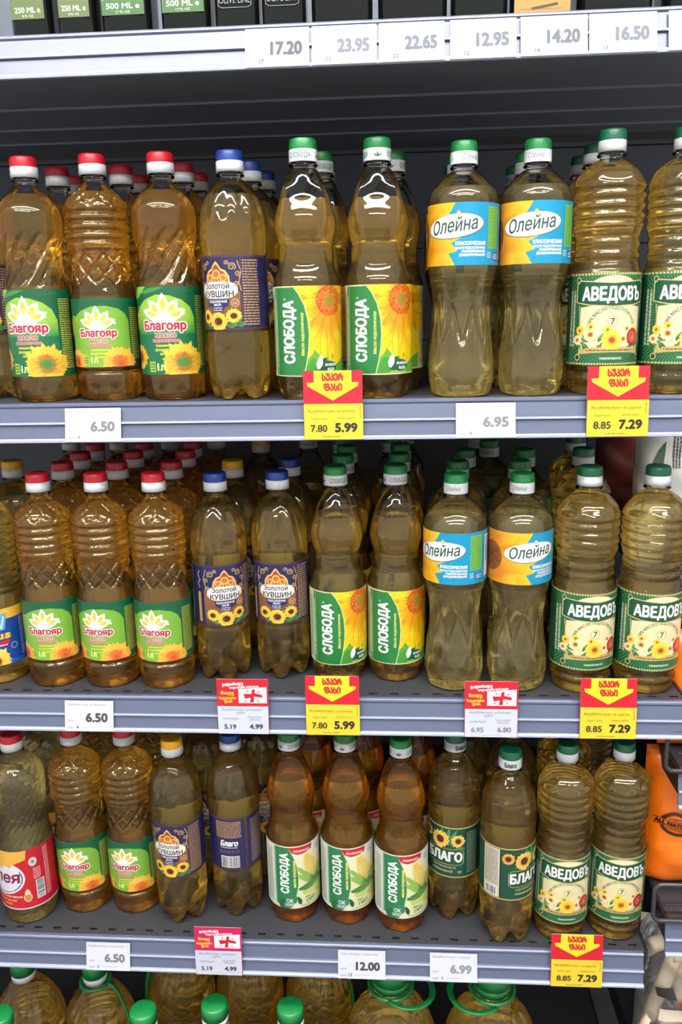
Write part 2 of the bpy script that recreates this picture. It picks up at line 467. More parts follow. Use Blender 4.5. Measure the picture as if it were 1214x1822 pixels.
for k in 'ABCDE':
    e = obj('store_shelf', None, None, (0, 0, ZS[k])); tag(e, SHELF_LABEL[k], 'shelf', 'gondola shelves')
    x0, x1 = SX[k]; yd = -0.16 if k == 'E' else 0.0
    obj('shelf_board', shelf_board(x0, x1, 0.004 + yd, 0.012 + yd), e)
    obj('underside_pan', MB().box(x0 + 0.0012, x1 - 0.0012, 0.0052 + yd, DEPTH - 0.0012, -0.0185, -0.0175).mesh('underside_pan', M['under']), e)
    rail(e, x0, x1 - (0.004 if k == 'D' else 0.0), yd)
    for yy in (0.22, 0.34, 0.44):
        obj('stiffening_rib', MB().box(x0 + .01, x1 - .01, yy, yy + 0.004, -0.0215, -0.0185).mesh('stiffening_rib', M['under']), e)
    for xb in (x0, x1):
        sgn = 1 if xb == x1 else -1
        obj('end_bracket', MB().extrude_x([(0.002 + yd, 0.002), (0.002 + yd, -0.020), (DEPTH - .01, -0.06), (DEPTH - .01, 0.002)], xb - (0 if sgn > 0 else .003), xb + (0.003 if sgn > 0 else 0)).mesh('end_bracket', M['black']), e)
kick = obj('kick_plate', MB().box(XL, 0.46, -0.14, -0.135, FLOOR_Z, ZS['E'] - 0.047).box(XL, 0.46, -0.14, DEPTH, FLOOR_Z, FLOOR_Z + 0.004).mesh('kick_plate', M['black']))
tag(kick, 'black kick plate under the lowest shelf at the floor', 'plinth')

# lamps over the aisle
for i, (lx, ly, lz) in enumerate(LAMPS):
    e = obj('ceiling_light', None, None, (lx, ly, lz))
    tag(e, ['long white tube light hanging over the aisle near the shelf', 'middle one of three long tube lights over the aisle', 'long white tube light hanging farthest back over the aisle'][i], 'lamp', 'tube lights over the aisle')
    obj('housing', MB().box(-1.6, 1.6, -0.08, 0.08, 0.03, 0.07).mesh('housing', M['steel']), e)
    obj('light_tube', MB().box(-1.58, 1.58, -0.055, 0.055, 0.0, 0.03).mesh('light_tube', M['tube']), e)

# ------------------------------------------------------------------ label artwork (millimetres)
WHITE = (244, 244, 242); DG = (8, 92, 56); LG = (128, 184, 58); YEL = (250, 212, 40); RED = (204, 26, 40)
def wrap(R): return (-PI * R * .985, PI * R * .985)

def crown(a, u, v, s=1.0):
    l0 = a.l
    for ang, L in ((90, 21), (128, 19), (52, 19), (160, 19), (20, 19)):
        t = math.radians(ang)
        a.l = l0; a.leaf(u + math.cos(t) * 3 * s, v + math.sin(t) * 2 * s, L * s, 10.5 * s, t, WHITE, WHITE, .5)
        a.l = l0 + 1; a.leaf(u + math.cos(t) * 7 * s, v + math.sin(t) * 6 * s, (L - 8.5) * s, 5.2 * s, t, (250, 214, 90), (244, 196, 44), .5)
    a.l = l0; a.ell(u, v + 1, 13 * s, 6 * s, WHITE); a.l = l0

def art_crown(dark):
    R = 36.4 if not dark else 35.9; H = 78 if not dark else 99
    u0, u1 = wrap(R); a = Art(u0, u1, 0, H)
    base = (10, 96, 60); light = (126, 182, 60)
    a.rect(u0, u1, 0, H, base)
    a.l = 1
    if not dark:
        top = [(34, 52), (30, 60), (22, 66), (8, 69.5), (-8, 69), (-22, 64), (-32, 58), (-40, 60)]
        a.poly([(-40, 0), (34, 0)] + top, light)
        c = 42
    else:
        top = [(33, 64), (28, 76), (18, 84), (4, 89), (-10, 90), (-24, 85), (-38, 76), (-42, 70)]
        n = len(top); g = [(18, 120, 70)] * 2 + [(150, 200, 66)] * n
        a.poly([(-42, 46), (33, 46)] + top, None, [(40, 140, 72)] * 2 + [(150, 200, 66)] * n)
        a.rect(-42, 33, 0, 46, (14, 112, 70))
        a.l = 2; a.leaf(-52, 84, 40, 10, .55, (90, 170, 60), (140, 196, 70)); a.leaf(-30, 92, 30, 5, .2, (60, 150, 60))
        for k in range(7): a.stroke([(8 + k * 3, 98), (14 + k * 3, 92), (30 + k * 2, 96)], .4, (30, 120, 74))
        c = 59
    a.l = 2; crown(a, -3, c + 5, 1.0 if not dark else 1.22)
    k = 1.0 if not dark else 1.16
    a.l = 5; a.text('Благояр', -3, c - 7 * k, 8.2 * k, (196, 22, 38), w=42 * k, bold=.045, out=(WHITE, .09))
    a.l = 4; a.ell(16.5 * k, c + 8 * k, 1.6, 1.6, WHITE)
    a.l = 3
    a.text('МАСЛО', -2, c - 14.5 * k, 4.0 * k, (196, 40, 60), w=20 * k, bold=.04, out=(WHITE, .06))
    a.text('ПОДСОЛНЕЧНОЕ', -2, c - 19 * k, 2.6 * k, (206, 60, 90), w=26 * k, bold=.03, out=((250, 200, 200), .05))
    for i, t in enumerate(('РАФИНИРОВАННОЕ', 'ДЕЗОДОРИРОВАННОЕ', 'БЕЗ ЗАПАХА')):
        a.text(t, -1, c - (23.5 + 4 * i) * k, 2.0 * k, (240, 236, 90), w=(22, 24, 14)[i] * k, bold=.03)
    a.text('1л', -9, 5, 7 * k, (250, 244, 150), w=7.5 * k, bold=.04)
    a.rect(-24, -16, 3, 13 * k, (170, 205, 60)); a.l = 4; a.micro(-23, -17, 4, 12 * k, 3, (40, 110, 50), .5); a.l = 3
    if not dark:
        a.flower(20, 4, 22, 13, (228, 96, 40), (250, 196, 70), (196, 72, 30), 6, (226, 120, 50), .85)
        a.flower(-36, 6, 17, 11, (224, 90, 40), (250, 190, 70), (190, 70, 30), 5, None, .9)
        a.flower(-52, 46, 14, 10, (224, 100, 40), (250, 190, 70), (150, 60, 30), 5)
    else:
        a.flower(17, 14, 26, 15, (190, 110, 30), (244, 200, 60), (120, 70, 30), 9, (110, 150, 60), .78)
        a.l = 6; a.ell(17, 14, 4.5, 3.2, (70, 140, 60)); a.l = 3
        a.flower(-42, 20, 16, 12, (200, 120, 30), (240, 196, 60), (110, 64, 30), 6)
        a.flower(-54, 60, 15, 10, (200, 120, 30), (240, 196, 60), (110, 64, 30), 6)
    a.l = 2; a.micro(36, 54, 8, H - 10, 26 if not dark else 32, (196, 196, 70), .5, 4)
    a.micro(70, 100, 8, H - 14, 20, (196, 196, 70), .5, 5); a.bars(-100, -76, 10, 34, 6)
    return a.build('crown_label', M['print'], R, 0)

def art_jug():
    R = 35.4; H = 80; u0, u1 = wrap(R); a = Art(u0, u1, 0, H)
    navy = (34, 34, 84); gold = (206, 170, 92)
    a.rect(u0, u1, 0, H, navy); a.l = 1
    for vv in (1.2, 78.8): a.rect(u0, u1, vv - .4, vv + .4, (120, 60, 40))
    a.poly([(-28, 3), (26, 3), (26, 40), (12, 56), (0, 74), (-12, 56), (-28, 40)], None, [(96, 60, 40), (96, 60, 40), (150, 96, 50), (120, 60, 50), (60, 40, 90), (120, 60, 50), (150, 96, 50)])
    a.l = 2
    for sx in (-1, 1):       # scroll ornaments
        for (cx, cyy, r0, turns) in ((18, 68, 4.5, 1.6), (24, 60, 3.2, 1.4), (22, 50, 3.0, 1.5), (12, 72, 2.6, 1.2)):
            pts = []
            for i in range(20):
                t = i / 19; w = t * turns * 2 * PI + cx
                pts.append((sx * (cx + math.cos(w) * r0 * (1 - .75 * t)), cyy + math.sin(w) * r0 * (1 - .75 * t)))
            a.stroke(pts, .9, gold)
        a.stroke([(sx * 27, 42), (sx * 25, 52), (sx * 28, 62), (sx * 24, 74)], .9, gold)
    # jug with fruit-like ornament
    P = [(-16, 50), (16, 50), (15, 58), (11, 64), (6, 66), (3, 71), (0, 74), (-3, 71), (-6, 66), (-11, 64), (-15, 58)]
    a.poly(P, (236, 190, 110)); a.l = 3
    a.poly([(x * .86, 50 + (y - 50) * .88) for x, y in P], (166, 70, 40)); a.l = 4
    for i, (cx, cyy, r) in enumerate(((-8, 56, 4.4), (8, 56, 4.4), (0, 60, 5.2), (-4, 54, 3), (4, 54, 3))):
        a.ring(cx, cyy, r * .6, r, (240, 184, 90), 14); a.ell(cx, cyy, r * .4, r * .5, (206, 120, 50), 10)
    a.l = 5
    plaque = []
    for i in range(40):
        w = 2 * PI * i / 40; plaque.append((22.5 * math.copysign(abs(math.cos(w)) ** .55, math.cos(w)) + (1.5 if abs(math.sin(w)) < .3 else 0) * math.copysign(1, math.cos(w)), 43 + 9.6 * math.copysign(abs(math.sin(w)) ** .6, math.sin(w))))
    a.poly(plaque, (190, 150, 90)); a.l = 6; a.poly([(x * .96, 43 + (y - 43) * .94) for x, y in plaque], (238, 236, 228))
    a.l = 7; a.text('Золотой', -1, 44.5, 6.0, (30, 44, 60), w=31, bold=.02); a.text('КУВШИН', 0, 35.5, 6.6, (30, 44, 60), w=38, bold=.025)
    a.l = 4; a.poly([(-14, 33), (14, 33), (13, 26), (8, 24), (6, 20), (0, 18.5), (-6, 20), (-8, 24), (-13, 26)], (30, 36, 96)); a.l = 5
    a.text('ПОДСОЛНЕЧНОЕ', 0, 29.5, 2.4, WHITE, w=23, bold=.03); a.text('МАСЛО', 0, 26, 2.4, WHITE, w=9, bold=.03); a.micro(-6, 6, 20, 25, 2, (200, 200, 220), .5)
    a.l = 4; a.ring(20, 29, 3.8, 4.5, (230, 180, 150)); a.micro(17.5, 22.5, 27, 31, 3, (230, 180, 150))
    a.l = 3
    for u, v, L, an in ((-18, 8, 12, 2.4), (18, 8, 12, .6), (-8, 4, 10, 2.9), (10, 4, 12, .1), (22, 4, 9, .4)): a.leaf(u, v, L, 6, an, (40, 110, 60), (70, 140, 70))
    for u, v, r in ((0, 9, 12), (-17, 14, 9), (18, 15, 9)): a.flower(u, v, r, 14, (226, 150, 30), (252, 208, 70), (70, 36, 20), r * .42, None, .8)
    a.l = 2; a.micro(29, 48, 4, 76, 24, (190, 150, 90), .5, 8); a.rect(27.2, 27.8, 3, 77, (120, 60, 40))
    # left strip: pale column, barcode and lettering
    a.rect(-38, -33, 4, 44, (190, 150, 90)); a.stroke([(-34, 50), (-37, 56), (-33, 60), (-37, 66), (-34, 72)], 1.2, (190, 170, 140))
    a.bars(-60, -52, 6, 34, 9, horiz=True); a.microv(-60, -53, 38, 72, 3, (200, 200, 220), 3)
    # back panel
    a.micro(68, 104, 50, 76, 10, (190, 150, 90), .55, 11); a.text('Благо', 86, 38, 8, WHITE, w=24, bold=.045, slant=.2)
    a.rect(74, 98, 35, 35.8, WHITE)
    for k in range(5): a.ring(74 + k * 6, 29, 1.5, 2.2, (150, 120, 100), 12)
    a.bars(74, 100, 4, 22, 12); a.micro(-104, -68, 6, 74, 22, (170, 140, 110), .5, 13)
    return a.build('jug_label', M['print'], R, 0)

def art_sun():
    R = 36.7; H = 98; u0, u1 = wrap(R); a = Art(u0, u1, 0, H)
    a.rect(u0, u1, 0, H, (222, 226, 176)); a.l = 1
    a.rect(-41, 51, 1.5, H - 1.5, (250, 214, 20))
    a.l = 2
    a.poly([(-6, 1.5), (51, 1.5), (51, 20), (36, 12), (30, 24), (18, 18), (8, 30), (0, 22)], (96, 172, 50))
    a.poly([(-8, 1.5), (30, 1.5), (22, 14), (6, 20)], (70, 150, 50)); a.l = 3
    a.poly([(10, 1.5), (34, 1.5), (24, 12)], (150, 200, 70))
    # petals
    fx, fy = 27, 82
    for lv, n, L0, ph in ((2, 15, 74, 0.0), (3, 14, 60, .11)):
        a.l = lv
        for i in range(n):
            t = -PI * .5 + (i - n / 2 + .5) * (2 * PI / n) + ph
            down = max(0, -math.sin(t))
            L = 24 + (L0 - 24) * down ** 1.5 * (.85 + .3 * random.random())
            sh = random.uniform(-14, 6)
            tt = t + random.uniform(-.05, .05); bx, by = fx + math.cos(t) * 9, fy + math.sin(t) * 9
            a.leaf(bx, by, L + 1.2, 13.0, tt, (206, 130, 6), (232, 170, 10), .55)
            a.leaf(bx, by, L, 11.0, tt, (240, 164 + sh, 8), (255, 220 + sh, 24), .55)
            for dv in (-2.2, 0.4, 2.4): a.stroke([(bx + math.cos(tt) * L * .12 - math.sin(tt) * dv, by + math.sin(tt) * L * .12 + math.cos(tt) * dv), (bx + math.cos(tt) * L * .8 - math.sin(tt) * dv * .8, by + math.sin(tt) * L * .8 + math.cos(tt) * dv * .8)], .35, (228, 170, 10))
    a.l = 4; a.leaf(-28, 93, 42, 10, -.02, (236, 190, 10), (252, 224, 40), .5)
    a.l = 4; a.ell(fx, fy, 16.5, 16.5, (226, 120, 20), 26, edge=(206, 96, 16)); a.l = 5
    for i in range(60):
        w = i * 2.4; r = 8 + 8 * (i / 60); a.ell(fx + math.cos(w) * r, fy + math.sin(w) * r, 1.1, 1.1, random.choice(((190, 66, 24), (240, 160, 50), (232, 130, 40))), 5)
    a.ell(fx, fy, 7.5, 7.5, (160, 140, 40), 18, edge=(196, 140, 40)); a.l = 6
    for i in range(18):
        w = i * 2.4; r = 6.2 * math.sqrt(i / 18); a.ell(fx + math.cos(w) * r, fy + math.sin(w) * r, .7, .7, (120, 130, 50), 5)
    # green band with upright lettering
    a.l = 6; g = (40, 128, 62)
    P = [(-41, 1.5), (-4, 1.5), (-1, 14), (1.5, 30), (2.5, 46), (1.5, 62), (-2, 78), (-8, 90), (-13, 96.5), (-41, 96.5)]
    a.poly([(x + 1.1 if x > -40 else x, y) for x, y in P], (206, 226, 150)); a.l = 7; a.poly(P, g)
    a.l = 8; a.rect(-37.4, -36.6, 2, 96, (180, 210, 150)); a.microv(-41, -38, 10, 86, 1, (210, 226, 190), 5)
    a.text('СЛОБОДА', -13.5, 48.5, 12.5, WHITE, w=67, bold=.045, rot=PI / 2); a.ring(-24, 84, .8, 1.3, WHITE, 12)
    a.text('Масло подсолнечное', -2.6, 46, 3.4, (246, 240, 120), w=46, bold=.02, rot=PI / 2, slant=.2)
    a.l = 6; a.leaf(14, 5, 17, 12, 1.15, (16, 96, 60)); a.ell(25, 10, 10, 6.5, (14, 92, 62)); a.l = 7
    a.leaf(12, 8, 16, 7, 1.35, WHITE); a.text('живая', 27, 11, 3.6, WHITE, w=15, bold=.03); a.text('еда', 27, 6, 3.6, WHITE, w=9, bold=.03)
    a.l = 1; a.microv(-52, -43, 6, 90, 3, (110, 150, 90), 6); a.microv(54, 74, 6, 92, 8, (110, 150, 90), 7); a.bars(78, 102, 8, 30, 8)
    return a.build('sunflower_label', M['print'], R, 0)

def art_corn():
    R = 36.7; H = 98; u0, u1 = wrap(R); a = Art(u0, u1, 0, H)
    a.rect(u0, u1, 0, H, (232, 234, 222)); a.l = 1
    a.poly([(-30, 1.5), (46, 1.5), (46, 96.5), (-30, 96.5)], None, [(236, 236, 214), (226, 228, 130), (232, 232, 200), (238, 238, 228)])
    a.l = 2; a.poly([(14, 30), (46, 8), (46, 60), (26, 56)], (206, 214, 90)); a.leaf(10, 22, 40, 18, .5, (196, 210, 90), (226, 230, 160))
    # cob
    a.l = 3; a.leaf(34, 36, 58, 24, 1.95, (240, 214, 110), (250, 232, 150), .45); a.l = 4
    for i in range(11):
        for j in range(-2, 3):
            t = i / 11; L = 6 + 46 * t; w = 4.2 * math.sin(PI * min(1, .25 + t * .72)) * j
            ca, sa = math.cos(1.95), math.sin(1.95)
            a.ell(34 + L * ca - w * sa, 36 + L * sa + w * ca, 1.6, 1.8, (226, 190, 80), 6)
    a.l = 5
    for an, L in ((2.3, 46), (2.55, 40), (1.2, 28), (.4, 20)): a.leaf(30, 34, L, 9, an, (60, 130, 60), (150, 190, 90), .35)
    a.l = 6; a.leaf(4, 30, 40, 10, .12, (60, 120, 66), (120, 170, 90)); a.leaf(44, 34, 18, 9, 2.6, (40, 104, 60), (80, 140, 80))
    a.l = 6; P = [(-30, 6), (-6, 6), (0, 20), (3, 36), (3.5, 50), (2, 66), (-2, 80), (-7, 92), (-9, 96.5), (-30, 96.5)]
    a.poly([(x + 1 if x > -29 else x, y) for x, y in P], (200, 220, 150)); a.l = 7; a.poly(P, (40, 128, 76))
    a.l = 8; a.rect(-29, -28.3, 4, 96, (210, 226, 200)); a.text('СЛОБОДА', -10, 56, 11, WHITE, w=62, bold=.045, rot=PI / 2)
    a.text('масло кукурузное', 0, 55, 3.6, (250, 232, 110), w=42, bold=.045, rot=PI / 2)
    a.l = 8; a.poly([(-9, 96.5), (26, 96.5), (24, 89), (14, 86), (4, 85), (-4, 88)], (200, 24, 44)); a.l = 9; a.text('Новинка', 9, 88.5, 4.4, (250, 220, 210), w=22, bold=.02, slant=.2)
    a.l = 7; a.ell(36, 88, 6, 6, (236, 238, 240)); a.l = 8; a.ring(36, 88, 4.6, 5.4, (110, 130, 160)); a.text('д', 36, 86, 5, (60, 90, 140), bold=.03)
    a.l = 8; a.leaf(-24, 2, 32, 18, .55, (24, 100, 66), (60, 130, 90)); a.l = 9; a.text('OK', -9, 10, 6, WHITE, w=10, bold=.02); a.micro(-16, 2, 4, 9, 2, WHITE, .5)
    a.l = 7; a.leaf(6, 6, 13, 6, 1.8, (20, 84, 50)); a.text('без', 17, 14, 3, (60, 120, 60), w=8, bold=.02); a.text('ГМО', 22, 8, 4.4, (60, 120, 60), w=14, bold=.03, rot=.25)
    a.micro(6, 44, 1.5, 5, 1, (150, 160, 140), .4)
    a.l = 1; a.microv(-46, -34, 6, 90, 4, (150, 170, 150), 6); a.microv(54, 74, 6, 92, 8, (110, 150, 90), 7); a.bars(78, 102, 8, 30, 8)
    return a.build('corn_label', M['print'], R, 0)

def art_blue():
    R = 39.2; H = 64; u0, u1 = wrap(R); a = Art(u0, u1, 0, H); cyan = (0, 152, 196)
    a.rect(u0, u1, 0, H, cyan); a.l = 1
    fx, fy = -64, 32
    for lv, n, ph in ((1, 11, 0.0), (2, 11, .28)):
        a.l = lv
        for i in range(n):
            t = 2 * PI * i / n + ph; L = 58 if lv == 1 else 50
            a.leaf(fx + math.cos(t) * 10, fy + math.sin(t) * 10, L, 22, t, (226, 140, 20), (252, 196, 36), .6)
    a.l = 4; a.ell(fx, fy, 17, 19, (110, 62, 26), 26, edge=(150, 84, 30)); a.l = 5
    for i in range(50):
        w = i * 2.4; r = 16 * math.sqrt(i / 50); a.ell(fx + math.cos(w) * r, fy + math.sin(w) * r * 1.1, 1.1, 1.1, random.choice(((70, 36, 20), (176, 110, 40))), 5)
    a.l = 4; a.ell(-11, 40, 33.5, 12.6, (120, 130, 110), 40, .10); a.l = 5; a.ell(-11.3, 40.4, 32.8, 12.0, (246, 246, 244), 40, .10)
    a.l = 7; a.text('Олейна', -12, 34.4, 13.5, (40, 84, 70), w=52, bold=.012, slant=.22, rot=.10)
    a.l = 6; a.ell(-6, 53, 2.2, 2.6, (240, 180, 60), 14); a.l = 7; a.ell(-6, 53, 1, 1.4, WHITE, 8)
    a.l = 3; a.text('КЛАССИЧЕСКАЯ', 24, 20.5, 3.6, WHITE, w=33, al='r', bold=.05)
    for i, (t, w) in enumerate((('МАСЛО ПОДСОЛНЕЧНОЕ', 33), ('РАФИНИРОВАННОЕ', 26), ('ДЕЗОДОРИРОВАННОЕ', 29))): a.text(t, 24, 16.4 - 3.6 * i, 2.4, WHITE, w=w, al='r', bold=.04)
    a.l = 2; a.rect(28, 46, 17, 60, (120, 190, 80)); a.rect(28, 46, 50, 60, (150, 206, 120)); a.l = 3; a.micro(29, 45, 18, 59, 18, (70, 130, 60), .35, 4)
    a.l = 3; a.micro(27, 33, 7, 14, 4, (190, 226, 236), .5, 3); a.rect(36, 46, 5, 13, (20, 90, 160)); a.l = 4; a.micro(37, 45, 6, 12, 3, WHITE, .5, 5)
    a.l = 2; a.rect(52, 96, 6, 58, (230, 240, 236)); a.l = 3; a.micro(54, 94, 24, 56, 10, (70, 90, 100), .4, 9); a.bars(64, 90, 8, 22, 4)
    return a.build('blue_label', M['print'], R, 0)

def rays(a, u, v, r0, r1, n, col, w=.5, box=None):
    for i in range(n):
        t = 2 * PI * i / n
        a.poly([(u + r0 * math.cos(t - .3 * PI / n), v + r0 * math.sin(t - .3 * PI / n)), (u + r1 * math.cos(t - w * PI / n), v + r1 * math.sin(t - w * PI / n)), (u + r1 * math.cos(t + w * PI / n), v + r1 * math.sin(t + w * PI / n)), (u + r0 * math.cos(t + .3 * PI / n), v + r0 * math.sin(t + .3 * PI / n))], col)

def art_cream():
    R = 38.9; H = 98; u0, u1 = wrap(R); a = Art(u0, u1, 0, H); g = (16, 96, 58); cr = (238, 226, 176)
    a.rect(u0, u1, 0, H, (226, 206, 140)); a.l = 1; a.rect(u0, u1, 2.2, H - 2.2, (16, 88, 54))
    a.l = 2; rays(a, 3, 48, 30, 90, 110, (70, 136, 84))
    a.l = 3; a.rect(u0, -50, 2.2, H - 2.2, (14, 80, 50)); a.rect(52, u1, 2.2, H - 2.2, (14, 80, 50))
    a.poly([(-33, 18), (39, 18), (39, 62), (3, 66), (-33, 62)], cr)
    a.ell(3, 82, 27, 13.5, (228, 206, 140), 32, 0, 0, PI); a.l = 4; a.ell(3, 82, 25.5, 12.3, (244, 234, 190), 32, 0, 0, PI)
    a.l = 5
    ban = [(-38, 68), (-22, 65), (3, 63.5), (28, 65), (44, 68), (44, 86), (40, 89.5), (3, 87), (-34, 89.5), (-38, 86)]
    a.poly([(3 + (x - 3) * 1.035, 77 + (y - 77) * 1.1) for x, y in ban], (222, 200, 130)); a.l = 6; a.poly(ban, (12, 84, 52))
    a.l = 7; a.text('АВЕДОВЪ', 3, 69.5, 13.6, WHITE, w=68, bold=.035, out=((70, 100, 84), .035))
    a.l = 4; a.text('100% МАСЛО ПОДСОЛНЕЧНОЕ', 3, 60, 3.6, (60, 70, 60), w=64, bold=.015, arc=26)
    a.ring(3, 47, 5.2, 5.8, (150, 150, 120), 26); a.text('7', 3, 43.6, 7, (50, 50, 46), bold=.015)
    rn = random.Random(5)
    for i in range(26): a.leaf(rn.uniform(-38, 40), rn.uniform(16, 26), rn.uniform(8, 14), 4, rn.uniform(.2, 2.9), (40, 100, 50), (100, 150, 70))
    for u, v, r, p in ((-20, 33, 9, 1), (3, 27, 12.5, 0), (-33, 37, 5.5, 0), (-20, 41, 5, 0), (20, 39, 6, 1), (-36, 27, 6, 1), (30, 37, 5, 0), (-2, 38, 5, 0), (16, 28, 7, 1)):
        a.l = 5; a.flower(u, v, r, 12, ((246, 180, 40), (236, 200, 110))[p], ((255, 220, 70), (250, 236, 190))[p], (150, 66, 24), r * .3, (206, 110, 40), .9)
    a.l = 8; a.ell(29, 30, 8.6, 9.4, (150, 18, 30), 24); a.l = 9; a.ell(29, 30, 7.6, 8.4, (206, 40, 48), 24); a.l = 10; a.ring(29, 30, 4.6, 5.2, (240, 170, 120), 20); a.text('А', 29, 27, 5.4, (240, 180, 120), bold=.03)
    a.l = 5; a.poly([(-34, 11), (-20, 13), (3, 14), (26, 13), (40, 11), (40, 17), (26, 19), (3, 20), (-20, 19), (-34, 17)], (206, 178, 110)); a.l = 6; a.micro(-24, 28, 14, 18, 1, (120, 84, 40), .35)
    a.text('РАФИНИРОВАННОЕ', 3, 6, 2.4, (226, 236, 200), w=24, bold=.03)
    for sx in (-1, 1):
        a.l = 4; a.stroke([(3 + sx * 38, 64), (3 + sx * 36.5, 50), (3 + sx * 38, 24), (3 + sx * 35, 18)], .9, (226, 206, 140)); a.ell(3 + sx * 40, 91, 3.2, 3.2, (226, 206, 140), 14); a.ell(3 + sx * 38, 8, 3.6, 3.6, (226, 206, 140), 14)
        a.l = 5; a.ell(3 + sx * 40, 91, 2.3, 2.3, g, 12); a.ell(3 + sx * 38, 8, 2.6, 2.6, (70, 60, 40), 12)
    a.l = 4; a.microv(-50, -40, 20, 80, 2, (200, 206, 176), 5); a.microv(46, 56, 20, 80, 2, (200, 206, 176), 6); a.micro(62, 104, 12, 84, 22, (190, 200, 170), .5, 7); a.bars(-104, -80, 12, 34, 5)
    return a.build('cream_label', M['print'], R, 0)

def art_darkgreen():
    R = 36.4; H = 77; u0, u1 = wrap(R); a = Art(u0, u1, 0, H)
    a.rect(u0, u1, 0, H, (206, 184, 110)); a.l = 1; a.rect(u0, u1, 1.6, H - 1.6, (6, 74, 56))
    a.l = 2
    for k in range(9): a.leaf(2, 52, 26, 5, -.3 + k * .45, (30, 110, 66), (70, 150, 80))
    a.l = 3; a.flower(-9, 57, 14, 13, (224, 150, 40), (250, 206, 90), (90, 40, 40), 5.4, (60, 26, 26)); a.flower(16, 57, 10, 11, (224, 150, 40), (250, 206, 90), (90, 40, 40), 4, (60, 26, 26)); a.flower(-31, 62, 9, 11, (200, 120, 40), (236, 180, 70), (90, 40, 40), 4)
    a.l = 6
    P = [(-30, 40), (-26, 44), (20, 44), (24, 40), (24, 24), (20, 20), (-26, 20), (-30, 24), (-30, 40)]
    a.stroke(P, .7, (206, 190, 120)); a.text('БЛАГО', -3, 25.5, 13.5, (240, 240, 236), w=49, bold=.05)
    a.text('ПОДСОЛНЕЧНОЕ МАСЛО', -4, 14.5, 2.6, (206, 190, 120), w=34, bold=.02, slant=.2); a.text('РАФИНИРОВАННОЕ', -6, 8, 3, (196, 190, 140), w=30, bold=.03); a.text('1л', 18, 7.5, 4, (220, 210, 150), bold=.02, slant=.25)
    a.l = 2; a.rect(26.5, 46, 4, 73, (14, 56, 46)); a.l = 3; a.microv(28, 45, 6, 70, 7, (130, 150, 120), 6)
    a.l = 2; a.rect(-66, -42, 2.5, 74.5, (222, 214, 190)); a.rect(-41.2, -40.4, 2, 75, (16, 40, 36)); a.l = 3; a.micro(-64, -44, 20, 72, 24, (120, 110, 100), .5, 8); a.bars(-62, -45, 4, 17, 7)
    a.l = 2; a.micro(60, 104, 10, 68, 18, (150, 160, 120), .5, 9)
    return a.build('dark_green_label', M['print'], R, 0)

def art_red():
    R = 38.6; H = 92; u0, u1 = wrap(R); a = Art(u0, u1, 0, H)
    a.rect(u0, u1, 0, H, (222, 214, 214)); a.l = 1; a.rect(u0, u1, 2, H, (200, 20, 42))
    a.l = 2; a.poly([(-40, 92), (36, 92), (34, 78), (22, 74), (10, 68), (2, 72), (-10, 64), (-24, 74), (-40, 78)], (234, 180, 70))
    a.l = 3; a.ell(-4, 50, 35, 27, (226, 224, 236), 36); a.ring(-4, 50, 30.5, 32, (60, 40, 90), 40, .76, -2.6, .5)
    a.l = 4; a.poly([(-10, 78), (20, 78), (12, 66), (4, 70), (-4, 62)], (234, 180, 70))
    a.l = 5; a.text('Олея', -6, 42, 17, (130, 24, 70), w=58, bold=.03, slant=.15, rot=.05)
    a.l = 3; a.text('подсолнечное масло', 0, 19, 3.6, (250, 210, 200), w=50, bold=.03); a.text('РАФИНИРОВАННОЕ', 0, 13, 2.6, (246, 196, 80), w=32, bold=.03); a.text('1 литр', 0, 7, 3.6, (246, 196, 80), w=16, bold=.03)
    a.ell(32, 18, 5.6, 6.6, (240, 214, 170), 18); a.leaf(32, 20, 12, 8, PI / 2, (240, 214, 170)); a.l = 4; a.ell(32, 18, 4.4, 5.2, (214, 130, 60), 16)
    a.l = 3; a.ell(43, 72, 5.6, 7, (206, 206, 200), 20); a.l = 4; a.ell(43, 72, 2, 2.6, (120, 130, 120), 10)
    a.l = 3; a.micro(42, 52, 44, 62, 6, (240, 190, 190), .5, 4); a.bars(44, 56, 12, 42, 5, horiz=True); a.microv(58, 66, 12, 88, 3, (240, 170, 170), 5)
    return a.build('red_label', M['print'], R, 0)

def art_navy():
    R = 38.6; H = 76; u0, u1 = wrap(R); a = Art(u0, u1, 0, H)
    a.rect(u0, u1, 0, H, (16, 70, 156)); a.l = 1; a.rect(u0, u1, 62, H, (238, 190, 60))
    a.l = 2; a.poly([(6, 66), (30, 70), (26, 48), (2, 44)], (90, 170, 220)); a.stroke([(10, 48), (16, 66), (22, 50), (26, 66)], 2, (200, 230, 244))
    a.l = 3; a.text('Oleus', 6, 36, 10, (246, 196, 60), w=52, bold=.05)
    a.poly([(-10, 22), (30, 28), (30, 34), (-10, 28)], (206, 30, 44)); a.l = 4; a.micro(-6, 28, 25, 29, 1, (250, 220, 220), .4)
    a.l = 3; a.flower(12, 6, 20, 14, (240, 180, 40), (252, 220, 90), (120, 70, 30), 6)
    a.ring(36, 24, 3.6, 4.4, (190, 190, 220)); a.microv(46, 60, 8, 60, 5, (150, 180, 220), 5)
    a.rect(u0, u1, 0, 6, (20, 96, 190))
    return a.build('navy_label', M['print'], R, 0)

